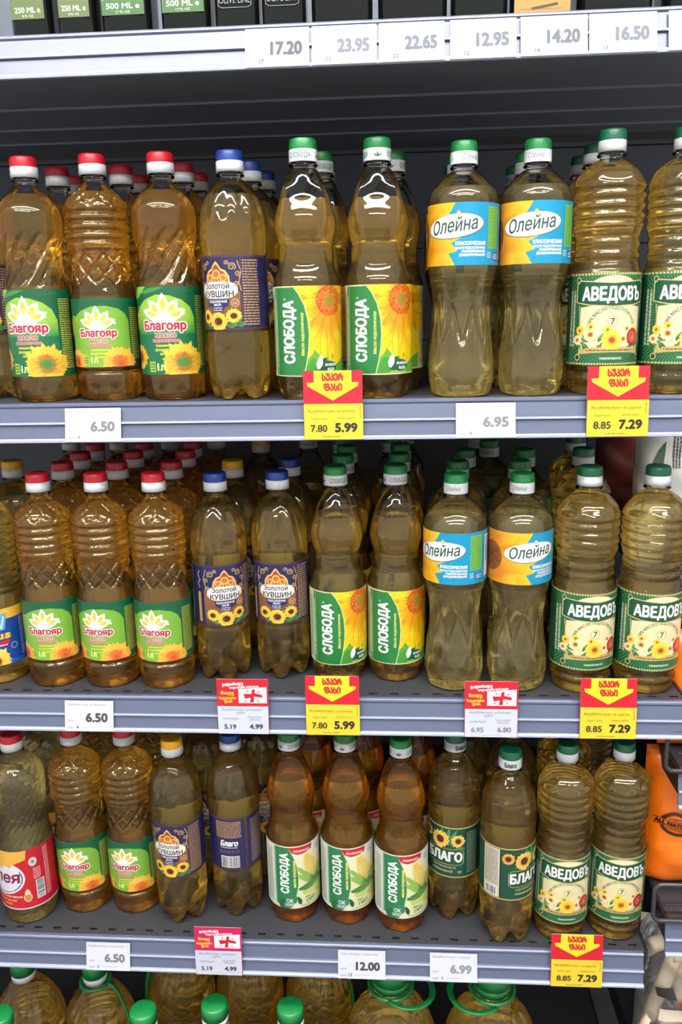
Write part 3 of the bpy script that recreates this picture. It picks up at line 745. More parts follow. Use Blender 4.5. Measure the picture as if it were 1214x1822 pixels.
def band_print(kind, r_mm, h_mm):
    a = Art(-PI * r_mm * .999, PI * r_mm * .999, 0, h_mm); a.STEP = 2.5
    u0, u1 = a.b[0], a.b[1]
    a.rect(u0, u1, 0, h_mm, (232, 234, 238)); a.l = 1
    C = 2 * PI * r_mm
    if kind == 'sl':
        for c in (-C / 4, C / 4):
            a.text('СЛОБОДА', c, h_mm * .28, h_mm * .42, (30, 110, 76), w=24, bold=.01); u = c + C / 4
            for uu in (u, u - C):
                for an in (.6, PI / 2, PI - .6): a.leaf(uu, h_mm * .28, h_mm * .42, 2.0, an, (20, 110, 70))
    elif kind == 'ol':
        for c in (-C / 4, C / 4):
            a.text('Олейна', c, h_mm * .3, h_mm * .5, (90, 110, 106), w=18, bold=0, slant=.2)
            for uu in (c + C / 4, c + C / 4 - C): a.leaf(uu, h_mm * .25, 4, 1.8, 1.1, (60, 140, 70))
    elif kind == 'bg':
        for c in (-C / 3, 0, C / 3): a.text('Благо', c, h_mm * .25, h_mm * .5, (30, 40, 40), w=15, bold=.04)
    return a.build('band_print', M['print'], r_mm, 0, dl=.04)

# ------------------------------------------------------------------ bottle shapes
def sm(a, b, x):
    t = max(0.0, min(1.0, (x - a) / (b - a))); return t * t * (3 - 2 * t)
def win(z, a, b, e=0.006): return sm(a - e, a + e, z) * (1 - sm(b - e, b + e, z))
def ribs(z0, z1, n, amp, sharp=1.0):
    def f(z, t):
        if z < z0 or z > z1: return 0.0
        w = .5 - .5 * math.cos(2 * PI * n * (z - z0) / (z1 - z0)); return -amp * w ** sharp
    return f
def line(x, w):
    d = x - math.floor(x); d = min(d, 1 - d); return math.exp(-(d / w) ** 2)
def lattice(z0, z1, n, k, amp, w=.09):
    def f(z, t):
        if z < z0 - .008 or z > z1 + .008: return 0.0
        s = k * (z - z0) / (z1 - z0); a = n * t / (2 * PI)
        return -amp * max(line(a + s, w), line(a - s, w)) * win(z, z0, z1, .004)
    return f
def swirl(z0, z1, n, k, amp, w=.2, ph=0.0):
    def f(z, t):
        if z < z0 - .01 or z > z1 + .01: return 0.0
        return -amp * line(n * t / (2 * PI) - k * (z - z0) / (z1 - z0) + ph, w) * win(z, z0, z1, .008)
    return f
def flutes(z0, z1, n, amp, e=.012, ph=0.0):
    def f(z, t):
        if z < z0 - e or z > z1 + e: return 0.0
        return -amp * (.5 - .5 * math.cos(n * t + ph)) * win(z, z0, z1, e)
    return f
def facets(z0, z1, n, amp, e=.01, ph=0.0):
    c0 = math.cos(PI / n)
    def f(z, t):
        if z < z0 - e or z > z1 + e: return 0.0
        q = (t + ph) % (2 * PI / n) - PI / n
        return amp * (c0 / math.cos(q) - 1.0) * win(z, z0, z1, e)
    return f
def dimples(items):
    def f(z, t):
        s = 0.0
        for (zz, tt, r, amp) in items:
            d = ((z - zz) / r) ** 2 + ((((t - tt + PI) % (2 * PI)) - PI) * .036 / r) ** 2
            if d < 6: s -= amp * math.exp(-d)
        return s
    return f
def total(*fs):
    return lambda z, t: sum(f(z, t) for f in fs)
def petal_lift(n, zp, A):
    def f(z, t, r):
        if z > zp: return 0.0
        return A * (1 - z / zp) ** 1.5 * (.5 - .5 * math.cos(n * t)) ** 1.6
    return f
def petal_r(n, zp, A):
    def f(z, t):
        if z > zp: return 0.0
        return -A * sm(0, 1, 1 - z / zp) * (.5 - .5 * math.cos(n * t)) ** 3
    return f

def base(R, rb=.88, zb=.010):
    return [(0.006, 0.0), (0.005, R * .35), (0.0012, R * .66), (0.0, R * rb * .9), (0.0020, R * (rb + .06)), (zb, R * .985)]
def neck(h, rn=.0118):
    return [(h - .0075, rn), (h - .0045, rn), (h - .0038, rn + .0030), (h - .0022, rn + .0030), (h - .0016, rn), (h + .012, rn)]

K = {}
# ribbed and lattice bottle, crown label
K['bl'] = dict(h=.2534, R=.0359, prof=base(.0358) + [(.030, .0358), (.0335, .0335), (.037, .0357), (.042, .0359), (.075, .0359), (.114, .0359), (.1185, .0355), (.124, .0346), (.130, .0334), (.150, .0325), (.166, .0330), (.1735, .0345), (.178, .0356), (.196, .0357), (.214, .0356), (.2205, .0345), (.2280, .0298), (.2360, .0215), (.2420, .0150)] + neck(.2534, .0115),
    rmod=total(ribs(.176, .2165, 4, .0022, 1.6), lattice(.1335, .1665, 10, 1.5, .0028, .075), lattice(.2180, .2385, 10, 1.0, .0022, .075), flutes(.002, .018, 10, .0012, .006)), level=.2345, lz=(.0389, 36.4))
# swirl bottle, darker crown label
K['bs'] = dict(h=.2516, R=.0354, prof=base(.0352) + [(.024, .0352), (.0285, .0354), (.075, .0354), (.122, .0354), (.1290, .0352), (.137, .0336), (.150, .0316), (.162, .0310), (.172, .0318), (.186, .0346), (.196, .0359), (.206, .0360), (.2150, .0348), (.2230, .0302), (.2330, .0218), (.2400, .0150)] + neck(.2516, .0115),
    rmod=total(swirl(.1345, .188, 12, 2.2, .0024, .14), flutes(.002, .016, 10, .001, .006)), level=.2330, lz=(.0294, 35.9))
# soft shouldered bottle with five feet, jug label
K['zk'] = dict(h=.2489, R=.0350, prof=base(.0345, .80, .020) + [(.034, .0350), (.050, .0352), (.070, .0351), (.076, .0346), (.0800, .0349), (.120, .0349), (.157, .0349), (.1600, .0352), (.168, .0362), (.180, .0366), (.196, .0361), (.208, .0344), (.2180, .0310), (.2280, .0256), (.2360, .0196), (.2405, .0146)] + neck(.2489, .0120),
    rmod=total(petal_r(5, .030, .008), flutes(.198, .226, 10, .0020, .010), dimples([(.056, i * 2 * PI / 5 + .3, .0045, .0014) for i in range(5)] + [(.184, i * 2 * PI / 5 + .2, .005, .0012) for i in range(5)])), zmod=petal_lift(5, .030, .011), level=.2245, lz=(.0793, 35.4))
K['bg'] = dict(h=.2506, R=.0359, prof=base(.0352, .80, .020) + [(.034, .0358), (.050, .0360), (.068, .0358), (.0725, .0354), (.0760, .0358), (.110, .0358), (.149, .0358), (.1525, .0361), (.164, .0366), (.180, .0366), (.196, .0358), (.2090, .0338), (.2200, .0298), (.2300, .0240), (.2375, .0180), (.2420, .0146)] + neck(.2506, .0120),
    rmod=total(petal_r(5, .030, .008), flutes(.196, .222, 12, .0010, .010), flutes(.160, .168, 8, .0012, .005), swirl(.030, .052, 10, 0, .0012, .12)), zmod=petal_lift(5, .030, .012), level=.2100, lz=(.0735, 36.4))
# hourglass bottle
K['sl'] = dict(h=.2550, R=.0362, prof=base(.0352, .86, .012) + [(.022, .0356), (.0260, .0362), (.070, .0362), (.120, .0362), (.1262, .0361), (.134, .0354), (.1425, .0341), (.153, .0308), (.1640, .0291), (.1740, .0303), (.186, .0331), (.196, .0340), (.205, .0334), (.216, .0311), (.2270, .0274), (.2365, .0222), (.2445, .0170), (.2480, .0140)] + neck(.2550, .0120),
    rmod=total(facets(.200, .238, 4, .0130, .016, PI / 4), facets(.136, .152, 4, .010, .008, PI / 4), ribs(.166, .174, 1, .0008), flutes(.001, .016, 8, .0030, .005)), level=.2165, lz=(.0266, 36.7))
# broad shouldered bottle with a waist below a blue label
K['ol'] = dict(h=.2481, R=.0387, prof=base(.0366, .84, .012) + [(.022, .0374), (.040, .0369), (.055, .0354), (.068, .0333), (.080, .0318), (.092, .0315), (.104, .0320), (.116, .0334), (.126, .0354), (.134, .0378), (.1385, .0382), (.1415, .0386), (.160, .0387), (.190, .0387), (.2068, .0387), (.2095, .0386), (.2160, .0374), (.2240, .0330), (.2310, .0268), (.2380, .0190), (.2410, .0150)] + neck(.2481, .0122),
    rmod=total(flutes(.036, .112, 8, .0016, .014), lattice(.058, .100, 8, .5, .0024, .06), ribs(.130, .1385, 1, .0008), flutes(.002, .018, 8, .0016, .006)), level=.2240, lz=(.1423, 39.2))
# ribbed bottle with panelled shoulder, cream label
K['av'] = dict(h=.2569, R=.0383, prof=base(.0370, .86, .010) + [(.016, .0374), (.028, .0374), (.0325, .0384), (.080, .0384), (.126, .0384), (.1315, .0380), (.136, .0362), (.150, .0352), (.168, .0350), (.175, .0358), (.182, .0378), (.200, .0384), (.220, .0384), (.2275, .0376), (.2350, .0336), (.2420, .0264), (.2470, .0190), (.2490, .0150)] + neck(.2569, .0126),
    rmod=total(ribs(.180, .222, 4, .0018, 1.4), ribs(.138, .174, 3, .0014, 1.4), facets(.2255, .246, 6, .020, .006, PI / 6), ribs(.004, .030, 2, .0012), flutes(.002, .014, 12, .0014, .006), dimples([(.2125, PI / 4, .004, .001), (.2125, -PI / 4, .004, .001)])), level=.2395, lz=(.0331, 38.9))
# pale swirl bottle at the left edge
K['rd'] = dict(h=.2560, R=.0380, prof=base(.0368, .86, .012) + [(.022, .0376), (.027, .0380), (.070, .0380), (.118, .0380), (.123, .0377), (.135, .0362), (.160, .0345), (.185, .0362), (.205, .0372), (.222, .0355), (.2345, .0290), (.2420, .0210), (.2475, .0150)] + neck(.2560, .0122),
    rmod=total(swirl(.128, .205, 22, 6.0, .0015, .25), swirl(.208, .236, 14, 2.0, .0008, .2), swirl(.002, .022, 14, 0.6, .0018, .2)), level=.2420, lz=(.0275, 38.6))
K['nv'] = dict(h=.2500, R=.0380, prof=base(.0368, .86, .012) + [(.022, .0376), (.027, .0380), (.060, .0380), (.104, .0380), (.110, .0376), (.125, .0366), (.150, .0360), (.185, .0370), (.205, .0372), (.220, .0350), (.2310, .0285), (.2380, .0210), (.2420, .0150)] + neck(.2500, .0122),
    rmod=total(ribs(.116, .205, 9, .0014), flutes(.002, .018, 10, .0014, .006)), level=.2370, lz=(.0275, 38.6))

OILMAT = dict(bl='amber', bs='amber', zk='oil', bg='oil', sl='oil', ol='pale', av='oil', rd='pale', nv='oil', corn='corn')
ARTS = dict(bl=art_crown(False), bs=art_crown(True), zk=art_jug(), sl=art_sun(), corn=art_corn(), ol=art_blue(), av=art_cream(), bg=art_darkgreen(), rd=art_red(), nv=art_navy())
MESH = {}
for k, d in K.items():
    smp = spline(d['prof'], .0011)
    seg = dict(bl=176, bs=144, ol=144).get(k, 80)
    body = revolve('body', smp, M['shell'], seg, d.get('rmod'), d.get('zmod'))
    lv = d['level']; low = []
    for i, (z, r) in enumerate(smp):
        if z > lv and i > 30:
            z0, r0 = smp[i - 1]; t = (lv - z0) / (z - z0); low.append((lv, r0 + t * (r - r0))); break
        low.append((z, r))
    low.append((lv - .0002, max(low[-1][1] - .0025, .004))); low.append((lv - .0002, 0.0))
    MESH[k] = (body, revolve('oil', low, M[OILMAT[k]], seg, d.get('rmod'), d.get('zmod'), inset=.0008))
_co = MESH['sl'][1].copy(); _co.materials.clear(); _co.materials.append(M['corn']); MESH['corn'] = (MESH['sl'][0], _co)
K['corn'] = dict(K['sl'])

# screw caps: knurled top and plain tamper band below it
def cap_meshes(col, r, hb, ht):
    band = revolve('tamper_band', [(0.0, r - .0016), (0.0, r + .0002), (hb * .5, r + .0001), (hb - .0003, r), (hb, r - .0006)], M['white'], 48)
    kn = lambda z, t: (.00022 * math.cos(54 * t) if hb + .0006 < z < hb + ht - .0014 else 0.0)
    top = revolve('cap', [(hb - .0008, r - .0012), (hb + .0002, r - .0004), (hb + .0008, r - .0003), (hb + ht * .5, r - .0005), (hb + ht - .0018, r - .0008), (hb + ht - .0006, r - .0014), (hb + ht, r - .0026), (hb + ht - .0002, r * .5), (hb + ht - .0002, 0.0)], M[col], 108, kn)
    return top, band
CAPR = .0146
CAPS = {}
def cap_for(col, bk):
    hb = dict(sl=.0128, ol=.0128, bg=.0125).get(bk, .0115); ht = .0112
    key = (col, hb)
    if key not in CAPS: CAPS[key] = cap_meshes(col, CAPR, hb, ht)
    return CAPS[key] + (hb,)
BANDS = {b: band_print(b, CAPR * 1000 + .25, h) for b, h in (('sl', 12.2), ('ol', 12.2), ('bg', 11.9))}

POS = []
OUTER = dict(bl=.0369, bs=.0364, zk=.0367, sl=.0372, corn=.0372, ol=.0397, av=.0394, bg=.0369, rd=.0391, nv=.0391)
def bottle(kind, x, y, shelf, label, cap='red', band=None, yaw=0.0, group=None, with_label=True, z=None, capyaw=None, wide=1.0):
    d = K[kind]
    e = obj('oil_bottle', None, None, (x, y, (ZS[shelf] if z is None else z) + .0006), (0, 0, yaw))
    if wide != 1.0: e.scale = (wide, wide, 1.0)
    POS.append((x, y, OUTER[kind] * wide, shelf, label))
    tag(e, label, 'bottle', group)
    b, o = MESH[kind]
    obj('body', b, e); obj('oil', o, e)
    if with_label: obj('label', ARTS[kind], e, (0, 0, d['lz'][0]))
    top, bandm, hb = cap_for(cap, band)
    c = obj('cap', top, e, (0, 0, d['h']), (0, 0, (capyaw if capyaw is not None else random.uniform(-3, 3)) - yaw))
    tb = obj('tamper_band', bandm, c)
    if band: obj('band_print', BANDS[band], c, (0, 0, .0003))
    return e

# ------------------------------------------------------------------ front rows
GB, GC, GD = 'oil bottles on the upper shelf', 'oil bottles on the middle shelf', 'oil bottles on the shelf with the 12.00 tag'
U = 'upper shelf'; Cm = 'middle shelf'; Dm = 'third shelf'
bottle('bs', -.3094, .0551, 'B', 'red-capped swirl bottle with dark green sunflower label, leftmost at the front of the upper shelf', 'red', yaw=.02, group=GB, wide=1.045)
bottle('bl', -.2321, .0631, 'B', 'red-capped ribbed bottle with light green label between two swirl bottles on the upper shelf', 'red', yaw=.14, group=GB, wide=1.045)
bottle('bs', -.1509, .0567, 'B', 'red-capped swirl bottle with dark green sunflower label beside the blue-capped upper-shelf bottle', 'red', yaw=.12, group=GB, wide=1.045)
bottle('zk', -.0691, .0440, 'B', 'blue-capped bottle with navy jug label at the front of the upper shelf', 'blue', yaw=-.42, group=GB, wide=1.045)
bottle('sl', .0143, .0340, 'B', 'hourglass bottle with yellow sunflower label standing left of the other one on the upper shelf', 'lgreen', 'sl', .05, GB, capyaw=-1.75, wide=1.045)
bottle('sl', .0951, .0440, 'B', 'hourglass bottle with yellow sunflower label standing right of its twin on the upper shelf', 'lgreen', 'sl', .02, GB, capyaw=0.05, wide=1.045)
bottle('ol', .1897, .0400, 'B', 'green-capped bottle with cyan label above its waist, left one at the upper shelf front', 'lgreen', 'ol', -.05, GB, capyaw=-1.15)
bottle('ol', .2693, .0430, 'B', 'green-capped bottle with cyan label above its waist, beside the cream-label bottle on the upper shelf', 'lgreen', 'ol', .02, GB, capyaw=-1.9)
bottle('av', .3489, .0460, 'B', 'tall ribbed bottle with cream and green label, fully in view on the upper shelf', 'green', None, -.04, GB)
bottle('av', .4290, .0460, 'B', 'ribbed bottle with cream and green label cut by the right edge, upper shelf', 'green', None, .04, GB)
nx = ['leftmost', 'middle', 'rightmost']
for i, (x, y) in enumerate(((-.3344, .0543), (-.2600, .0540), (-.1860, .0520))):
    bottle('bl', x, y, 'C', f'{nx[i]} of three red-capped light green label bottles at the front of the middle shelf', 'red', yaw=(.16, -.04, -.04)[i], group=GC)
bottle('zk', -.1133, .0719, 'C', 'blue-capped navy label bottle turned right, above the 5.19 tag, middle shelf', 'blue', yaw=.35, group=GC)
bottle('zk', -.0355, .0810, 'C', 'blue-capped bottle with navy jug label facing straight out on the middle shelf', 'blue', yaw=-.05, group=GC)
bottle('sl', .0388, .0730, 'C', 'left one of two front hourglass bottles with yellow sunflower label on the middle shelf', 'lgreen', 'sl', .20, GC, capyaw=-1.2)
bottle('sl', .1134, .0768, 'C', 'right one of two front hourglass bottles with yellow sunflower label on the middle shelf', 'lgreen', 'sl', .08, GC, capyaw=-1.2)
bottle('ol', .1866, .0528, 'C', 'cyan label bottle at the front of the middle shelf, its name at the left', 'lgreen', 'ol', -.30, GC, capyaw=-1.9)
bottle('ol', .2660, .0529, 'C', 'cyan label bottle turned to show its sunflower, front of the middle shelf', 'lgreen', 'ol', .48, GC, capyaw=-2.0)
bottle('av', .3455, .0515, 'C', 'cream label bottle beside the cyan label bottles at the middle shelf front', 'green', None, .12, GC)
bottle('av', .4248, .0510, 'C', 'cream label bottle at the right end of the middle shelf front', 'green', None, .08, GC)
bottle('nv', -.4150, .0600, 'C', 'blue and yellow label bottle cut by the left edge, middle shelf', 'yellow', None, .05, GC)
bottle('rd', -.4115, .0520, 'D', 'red label swirl bottle of pale oil at the left edge of the third shelf', 'red', None, -.45, GD)
bottle('bl', -.3380, .0759, 'D', 'red-capped light green label bottle beside the red label bottle, third shelf', 'red', None, .06, GD)
bottle('bl', -.2638, .0775, 'D', 'red-capped light green label bottle beside the yellow-capped bottle, third shelf', 'red', None, -.04, GD)
bottle('zk', -.1907, .0575, 'D', 'yellow-capped bottle with navy jug label at the front of the third shelf', 'yellow', None, -.15, GD)
bottle('zk', -.1144, .0750, 'D', 'blue-capped bottle showing the barcode back of its navy label, third shelf', 'blue', None, -2.50, GD)
for i, (x, y) in enumerate(((-.0323, .0680), (.0438, .0670), (.1189, .0550))):
    bottle('corn', x, y, 'D', f'{nx[i]} of three orange corn oil bottles with green and white corn label', 'lgreen', 'sl', (.20, .08, .10)[i], GD, capyaw=(-.7, -.2, -.2)[i])
bottle('bg', .1923, .0792, 'D', 'dark green label bottle beside the orange corn oil bottles', 'green', 'bg', -.35, GD, capyaw=.5)
bottle('bg', .2604, .0380, 'D', 'dark green label bottle turned to its cream text panel, above the 6.99 tag', 'green', 'bg', .75, GD, capyaw=-.1)
bottle('av', .3345, .0455, 'D', 'cream label bottle above the yellow 7.29 tag on the third shelf', 'green', None, -.02, GD, wide=.94)
bottle('av', .4086, .0515, 'D', 'cream label bottle at the right end of the third shelf by the orange bag', 'green', None, -.12, GD, wide=.94)

# ------------------------------------------------------------------ rows behind
ORD = ['', 'second', 'third', 'fourth', 'fifth']
def behind(kind, pos, shelf, where, cap, band, group, start=1, wide=1.0):
    for i, (x, y) in enumerate(pos):
        n = ORD[start + i]
        bottle(kind, x, y, shelf, f'{n} bottle in line, behind the {where}', cap, band, random.uniform(-.5, .5), group, wide=wide)
behind('bl', ((-.304, .139), (-.310, .214)), 'B', 'leftmost dark green swirl bottle, upper shelf', 'red', None, GB)
behind('bl', ((-.224, .141), (-.226, .219)), 'B', 'light green label bottle, upper shelf', 'red', None, GB)
behind('bl', ((-.147, .140), (-.147, .218)), 'B', 'right-hand dark green swirl bottle, upper shelf', 'red', None, GB)
bottle('zk', -.385, .090, 'B', 'yellow-capped bottle at the left edge behind the first swirl bottle, upper shelf', 'yellow', None, 0, GB)
behind('zk', ((-.060, .119), (-.054, .193)), 'B', 'blue-capped navy label bottle, upper shelf', 'blue', None, GB)
behind('sl', ((.027, .113), (.024, .190)), 'B', 'left hourglass bottle, upper shelf', 'lgreen', 'sl', GB)
behind('sl', ((.112, .122), (.113, .198)), 'B', 'right hourglass bottle, upper shelf', 'lgreen', 'sl', GB)
behind('ol', ((.191, .121), (.192, .202)), 'B', 'left cyan label bottle, upper shelf', 'lgreen', 'ol', GB)
behind('ol', ((.271, .124), (.2722, .219)), 'B', 'right cyan label bottle, upper shelf', 'lgreen', 'ol', GB)
behind('av', ((.3505, .126), (.352, .206)), 'B', 'fully visible cream label bottle, upper shelf', 'green', None, GB)
behind('bl', ((-.3330, .130), (-.337, .206), (-.344, .285), (-.414, .365)), 'C', 'leftmost front red-capped bottle, middle shelf', 'red', None, GC)
behind('bl', ((-.2585, .130), (-.262, .213), (-.2695, .290), (-.333, .360)), 'C', 'middle front red-capped bottle, middle shelf', 'red', None, GC)
behind('bl', ((-.184, .130), (-.186, .213), (-.195, .292), (-.250, .366)), 'C', 'rightmost front red-capped bottle, middle shelf', 'red', None, GC)
bottle('bl', -.175, .3690, 'C', 'rearmost red-capped bottle near the far yellow-capped one, middle shelf', 'red', None, 0, GC)
bottle('nv', -.418, .163, 'C', 'yellow-capped bottle at the left edge, second row of the middle shelf', 'yellow', None, 0, GC)
behind('zk', ((-.107, .156),), 'C', 'blue-capped bottle turned right, middle shelf', 'yellow', None, GC)
bottle('zk', -.100, .352, 'C', 'far yellow-capped bottle in the dark at the back of the middle shelf', 'yellow', None, 0, GC)
bottle('sl', -.0240, .352, 'C', 'far green-capped hourglass bottle behind the straight navy label bottle, middle shelf', 'lgreen', 'sl', 0, GC)
bottle('zk', -.030, .165, 'C', 'bottle right behind the straight navy label bottle, middle shelf', 'blue', None, 0, GC)
behind('sl', ((.044, .1485), (.045, .2235), (.034, .300)), 'C', 'left front hourglass bottle, middle shelf', 'lgreen', 'sl', GC)
behind('sl', ((.1185, .1555), (.121, .235), (.108, .310), (.129, .384)), 'C', 'right front hourglass bottle, middle shelf', 'lgreen', 'sl', GC)
behind('ol', ((.195, .136), (.212, .221), (.254, .300), (.245, .383)), 'C', 'left front cyan label bottle, middle shelf', 'lgreen', 'ol', GC)
behind('ol', ((.275, .1355), (.294, .219)), 'C', 'right front cyan label bottle, middle shelf', 'lgreen', 'ol', GC)
behind('av', ((.366, .180), (.380, .293)), 'C', 'left front cream label bottle, middle shelf', 'green', None, GC)
behind('rd', ((-.405, .140),), 'D', 'red label swirl bottle, third shelf', 'red', None, GD)
behind('bl', ((-.325, .158),), 'D', 'left light green label bottle, third shelf', 'red', None, GD)
behind('bl', ((-.250, .160),), 'D', 'right light green label bottle, third shelf', 'red', None, GD)
behind('zk', ((-.168, .140),), 'D', 'yellow-capped jug label bottle, third shelf', 'yellow', None, GD)
behind('zk', ((-.091, .158),), 'D', 'barcode side navy label bottle, third shelf', 'blue', None, GD)
behind('corn', ((-.0130, .148),), 'D', 'leftmost corn oil bottle', 'lgreen', 'sl', GD)
behind('corn', ((.062, .148),), 'D', 'middle corn oil bottle', 'lgreen', 'sl', GD)
behind('corn', ((.137, .140),), 'D', 'rightmost corn oil bottle', 'lgreen', 'sl', GD)
behind('bg', ((.215, .163),), 'D', 'dark green label bottle next to the corn oil', 'green', 'bg', GD)
behind('bg', ((.2740, .118),), 'D', 'dark green label bottle with cream text panel', 'green', 'bg', GD)
behind('av', ((.3500, .1295),), 'D', 'cream label bottle above the 7.29 tag, third shelf', 'green', None, GD)
behind('av', ((.3960, .197),), 'D', 'cream label bottle at the right end, third shelf', 'green', None, GD)

# ------------------------------------------------------------------ price tags and promotion cards in the rails
TILT = -math.atan2(.010, .0435)
def rail_item(name, me, x0, shelf, front, label, cat, group, tilt=TILT):
    o = obj(name, me, None, (x0, -.0142 - front, ZS[shelf] - .0420), (tilt, 0, 0))
    return tag(o, label, cat, group)
GREY = (70, 70, 76)
def white_tag(price, num, lines, ink=GREY, w=65.5, h=38.5):
    a = Art(0, w, 0, h); a.rect(0, w, 0, h, (212, 216, 226)); a.l = 1
    for i, t in enumerate(lines): a.text(t, w * .46, h - 6.2 - 4.4 * i, 2.6, (130, 130, 136), w=min(50, 2.0 * len(t)), bold=.01)
    a.text(price, w - 8, 12.2, 10.6 if len(lines) == 1 else 12.5, ink, w=(27 if len(price) < 5 else 31), al='r', bold=.055, res=3)
    a.text('ფასი:', 4, 12.5, 2.3, (110, 110, 118), al='l', bold=.01, w=8); a.text('კოდი:', 3, 3.6, 2.3, (110, 110, 118), al='l', bold=.01, w=9)
    a.text(num, 16.5, 3.4, 4.2, ink, bold=.03); a.micro(22, 42, 4, 6.4, 1, (186, 186, 192), .5, len(price)); a.microv(w - 4.2, w - 2.2, 24, 36, 1, (190, 190, 196), 3)
    return a.build('price_tag', M['card'], None, 0, dl=.05, back=(226, 228, 232), thick=.45)
def yellow_tag(old, new, prod, w=66, h=39.5):
    a = Art(0, w, 0, h); a.rect(0, w, 0, h, (236, 206, 50)); a.l = 1
    a.text(prod, w * .47, h - 9.5, 2.7, (96, 86, 40), w=54, bold=.012)
    a.text('ძველი ფასი', 17, h - 17.5, 2.3, (96, 86, 40), w=18, bold=.01); a.text('ახალი ფასი', 47, h - 17.0, 2.3, (96, 86, 40), w=19, bold=.01)
    a.text(old, 16.5, 8.6, 7.6, (60, 56, 40), w=18, bold=.038, res=3); a.l = 2; a.stroke([(6, 12.6), (27, 12.2)], .45, (90, 84, 50)); a.l = 1
    a.text(new, 47, 8.4, 9.6, (44, 42, 38), w=24, bold=.055, res=3)
    a.micro(20, 42, 2.0, 4.0, 1, (120, 108, 50), .5, 3); a.microv(w - 4, w - 2, 24, 37, 1, (150, 136, 60), 4)
    return a.build('price_tag', M['card'], None, 0, dl=.05, back=(246, 226, 110), thick=.45)
def super_card(w=66, h=76):
    a = Art(0, w, 0, h); a.rect(0, w, 0, h, (214, 24, 48)); a.l = 1
    a.poly([(12, h), (54, h), (54, h - 13), (62, h - 13), (61, h - 17), (w / 2, h - 33), (5, h - 17), (4, h - 13), (12, h - 13)], (252, 220, 40)); a.l = 2
    a.text('ᲡᲣᲞᲔᲠ', w / 2, h - 11, 7.6, (196, 30, 40), w=23, bold=.06, res=3); a.text('ᲤᲐᲡᲘ', w / 2, h - 22, 7.6, (196, 30, 40), w=20, bold=.06, res=3)
    return a.build('promotion_card', M['card'], None, 0, dl=.05, back=(240, 240, 240), thick=.5)
def social_card(red, w=64, h=71):
    a = Art(0, w, 0, h); a.rect(0, w, 0, h, red); a.l = 1
    a.text('გადაიხადე', 20, h - 8, 3.6, WHITE, w=26, bold=.05, rot=.06); a.text('სოციალური ბარათით', 34, h - 11.5, 2.8, WHITE, w=36, bold=.04, rot=.06)
    a.text('მიიღე', 13, h - 20, 4, (252, 200, 60), w=16, bold=.05); a.text('საუკეთესო', 13, h - 26, 3.2, (252, 200, 60), w=21, bold=.05); a.text('ფასი', 14, h - 30.5, 3.2, (252, 200, 60), w=10, bold=.05)
    a.poly([(27, h - 31), (62, h - 31), (62, h - 10), (27, h - 13)], (246, 244, 246)); a.l = 2
    a.poly([(44, h - 13.5), (48, h - 13), (47, h - 18), (56, h - 20), (57, h - 24), (46, h - 22.5), (46, h - 30), (41, h - 30), (42, h - 24), (35, h - 25.5), (33, h - 19), (43, h - 19)], (206, 20, 46))
    for u, v in ((38, 16), (52, 16.5), (36, 28), (51, 28)): a.rect(u - 1.6, u + 1.6, h - v - .4, h - v + .4, (206, 40, 60)); a.rect(u - .4, u + .4, h - v - 1.3, h - v + 1.3, (206, 40, 60))
    return a.build('promotion_card', M['card'], None, 0, dl=.05, back=(240, 240, 240), thick=.5)
def pair_tag(old, new, ink, w=63, h=36):
    a = Art(0, w, 0, h); a.rect(0, w, 0, h, (206, 210, 226)); a.l = 1
    a.text('მზესუმზირის ზეთი 1 ლ ზოლოტოი', w * .48, h - 5.5, 2.5, (110, 110, 120), w=50, bold=.01); a.text('კუვშინი', w * .45, h - 9.5, 2.4, (110, 110, 120), w=11, bold=.01)
    a.text('სტანდარტული', 16, h - 17, 2.3, (120, 120, 130), w=20, bold=.01); a.text('სოციალური', 46, h - 15, 2.3, (120, 120, 130), w=18, bold=.01); a.text('ბარათით', 46, h - 18.5, 2.3, (120, 120, 130), w=14, bold=.01)
    a.text(old, 15, 6.4, 6.0, ink, w=14.5, bold=.04, res=3); a.text(new, 47.5, 6.8, 6.0, ink, w=16, bold=.055, res=3); a.micro(20, 44, 1.5, 3.2, 1, (180, 180, 190), .5, 3)
    return a.build('price_tag', M['card'], None, 0, dl=.05, back=(226, 228, 232), thick=.45)
GT = 'shelf price tags'
for x, p, n, ink, pos in ((-.0370, '17.20', '17', (66, 70, 82), 'leftmost on the topmost rail'), (.0312, '23.95', '23', (104, 110, 124), 'next to the 17.20 tag'), (.0990, '22.65', '22', (92, 98, 112), 'right of the 23.95 tag'), (.1702, '12.95', '12', (92, 98, 114), 'left of the 14.20 tag'), (.2398, '14.20', '14', (82, 88, 102), 'under the gold label bottle'), (.3068, '16.50', '16', (98, 104, 120), 'rightmost whole tag on the topmost rail'), (.3835, '18.40', '18', (98, 104, 120), 'cut by the right edge')):
    lbl = f'white {p} price tag, {pos}' if p != '18.40' else 'white price tag on the topmost rail, cut by the right edge'
    rail_item('price_tag', white_tag(p, n, ('ზეითუნის ზეთი ექსტრა ვირჯინი 0.25', 'ლ ბოთლში და ოქროს'), ink), x, 'A', 0, lbl, 'price tag', GT)
LN = ('მზესუმზირის ზეთი 1 ლ ბლაგოიარი',)
rail_item('price_tag', white_tag('6.50', '6', LN, (120, 122, 128)), -.2650, 'B', 0, 'white price tag 6.50 on the upper shelf rail, left', 'price tag', GT)
rail_item('price_tag', white_tag('6.95', '6', ('მზესუმზირის ზეთი 1 ლ ოლეინა',), (124, 126, 132)), .1810, 'B', 0, 'faded white price tag 6.95 on the upper shelf rail', 'price tag', GT)
rail_item('price_tag', white_tag('6.50', '6', LN, (70, 70, 74), 62.5), -.3040, 'C', 0, 'white price tag 6.50 on the middle shelf rail, left', 'price tag', GT)
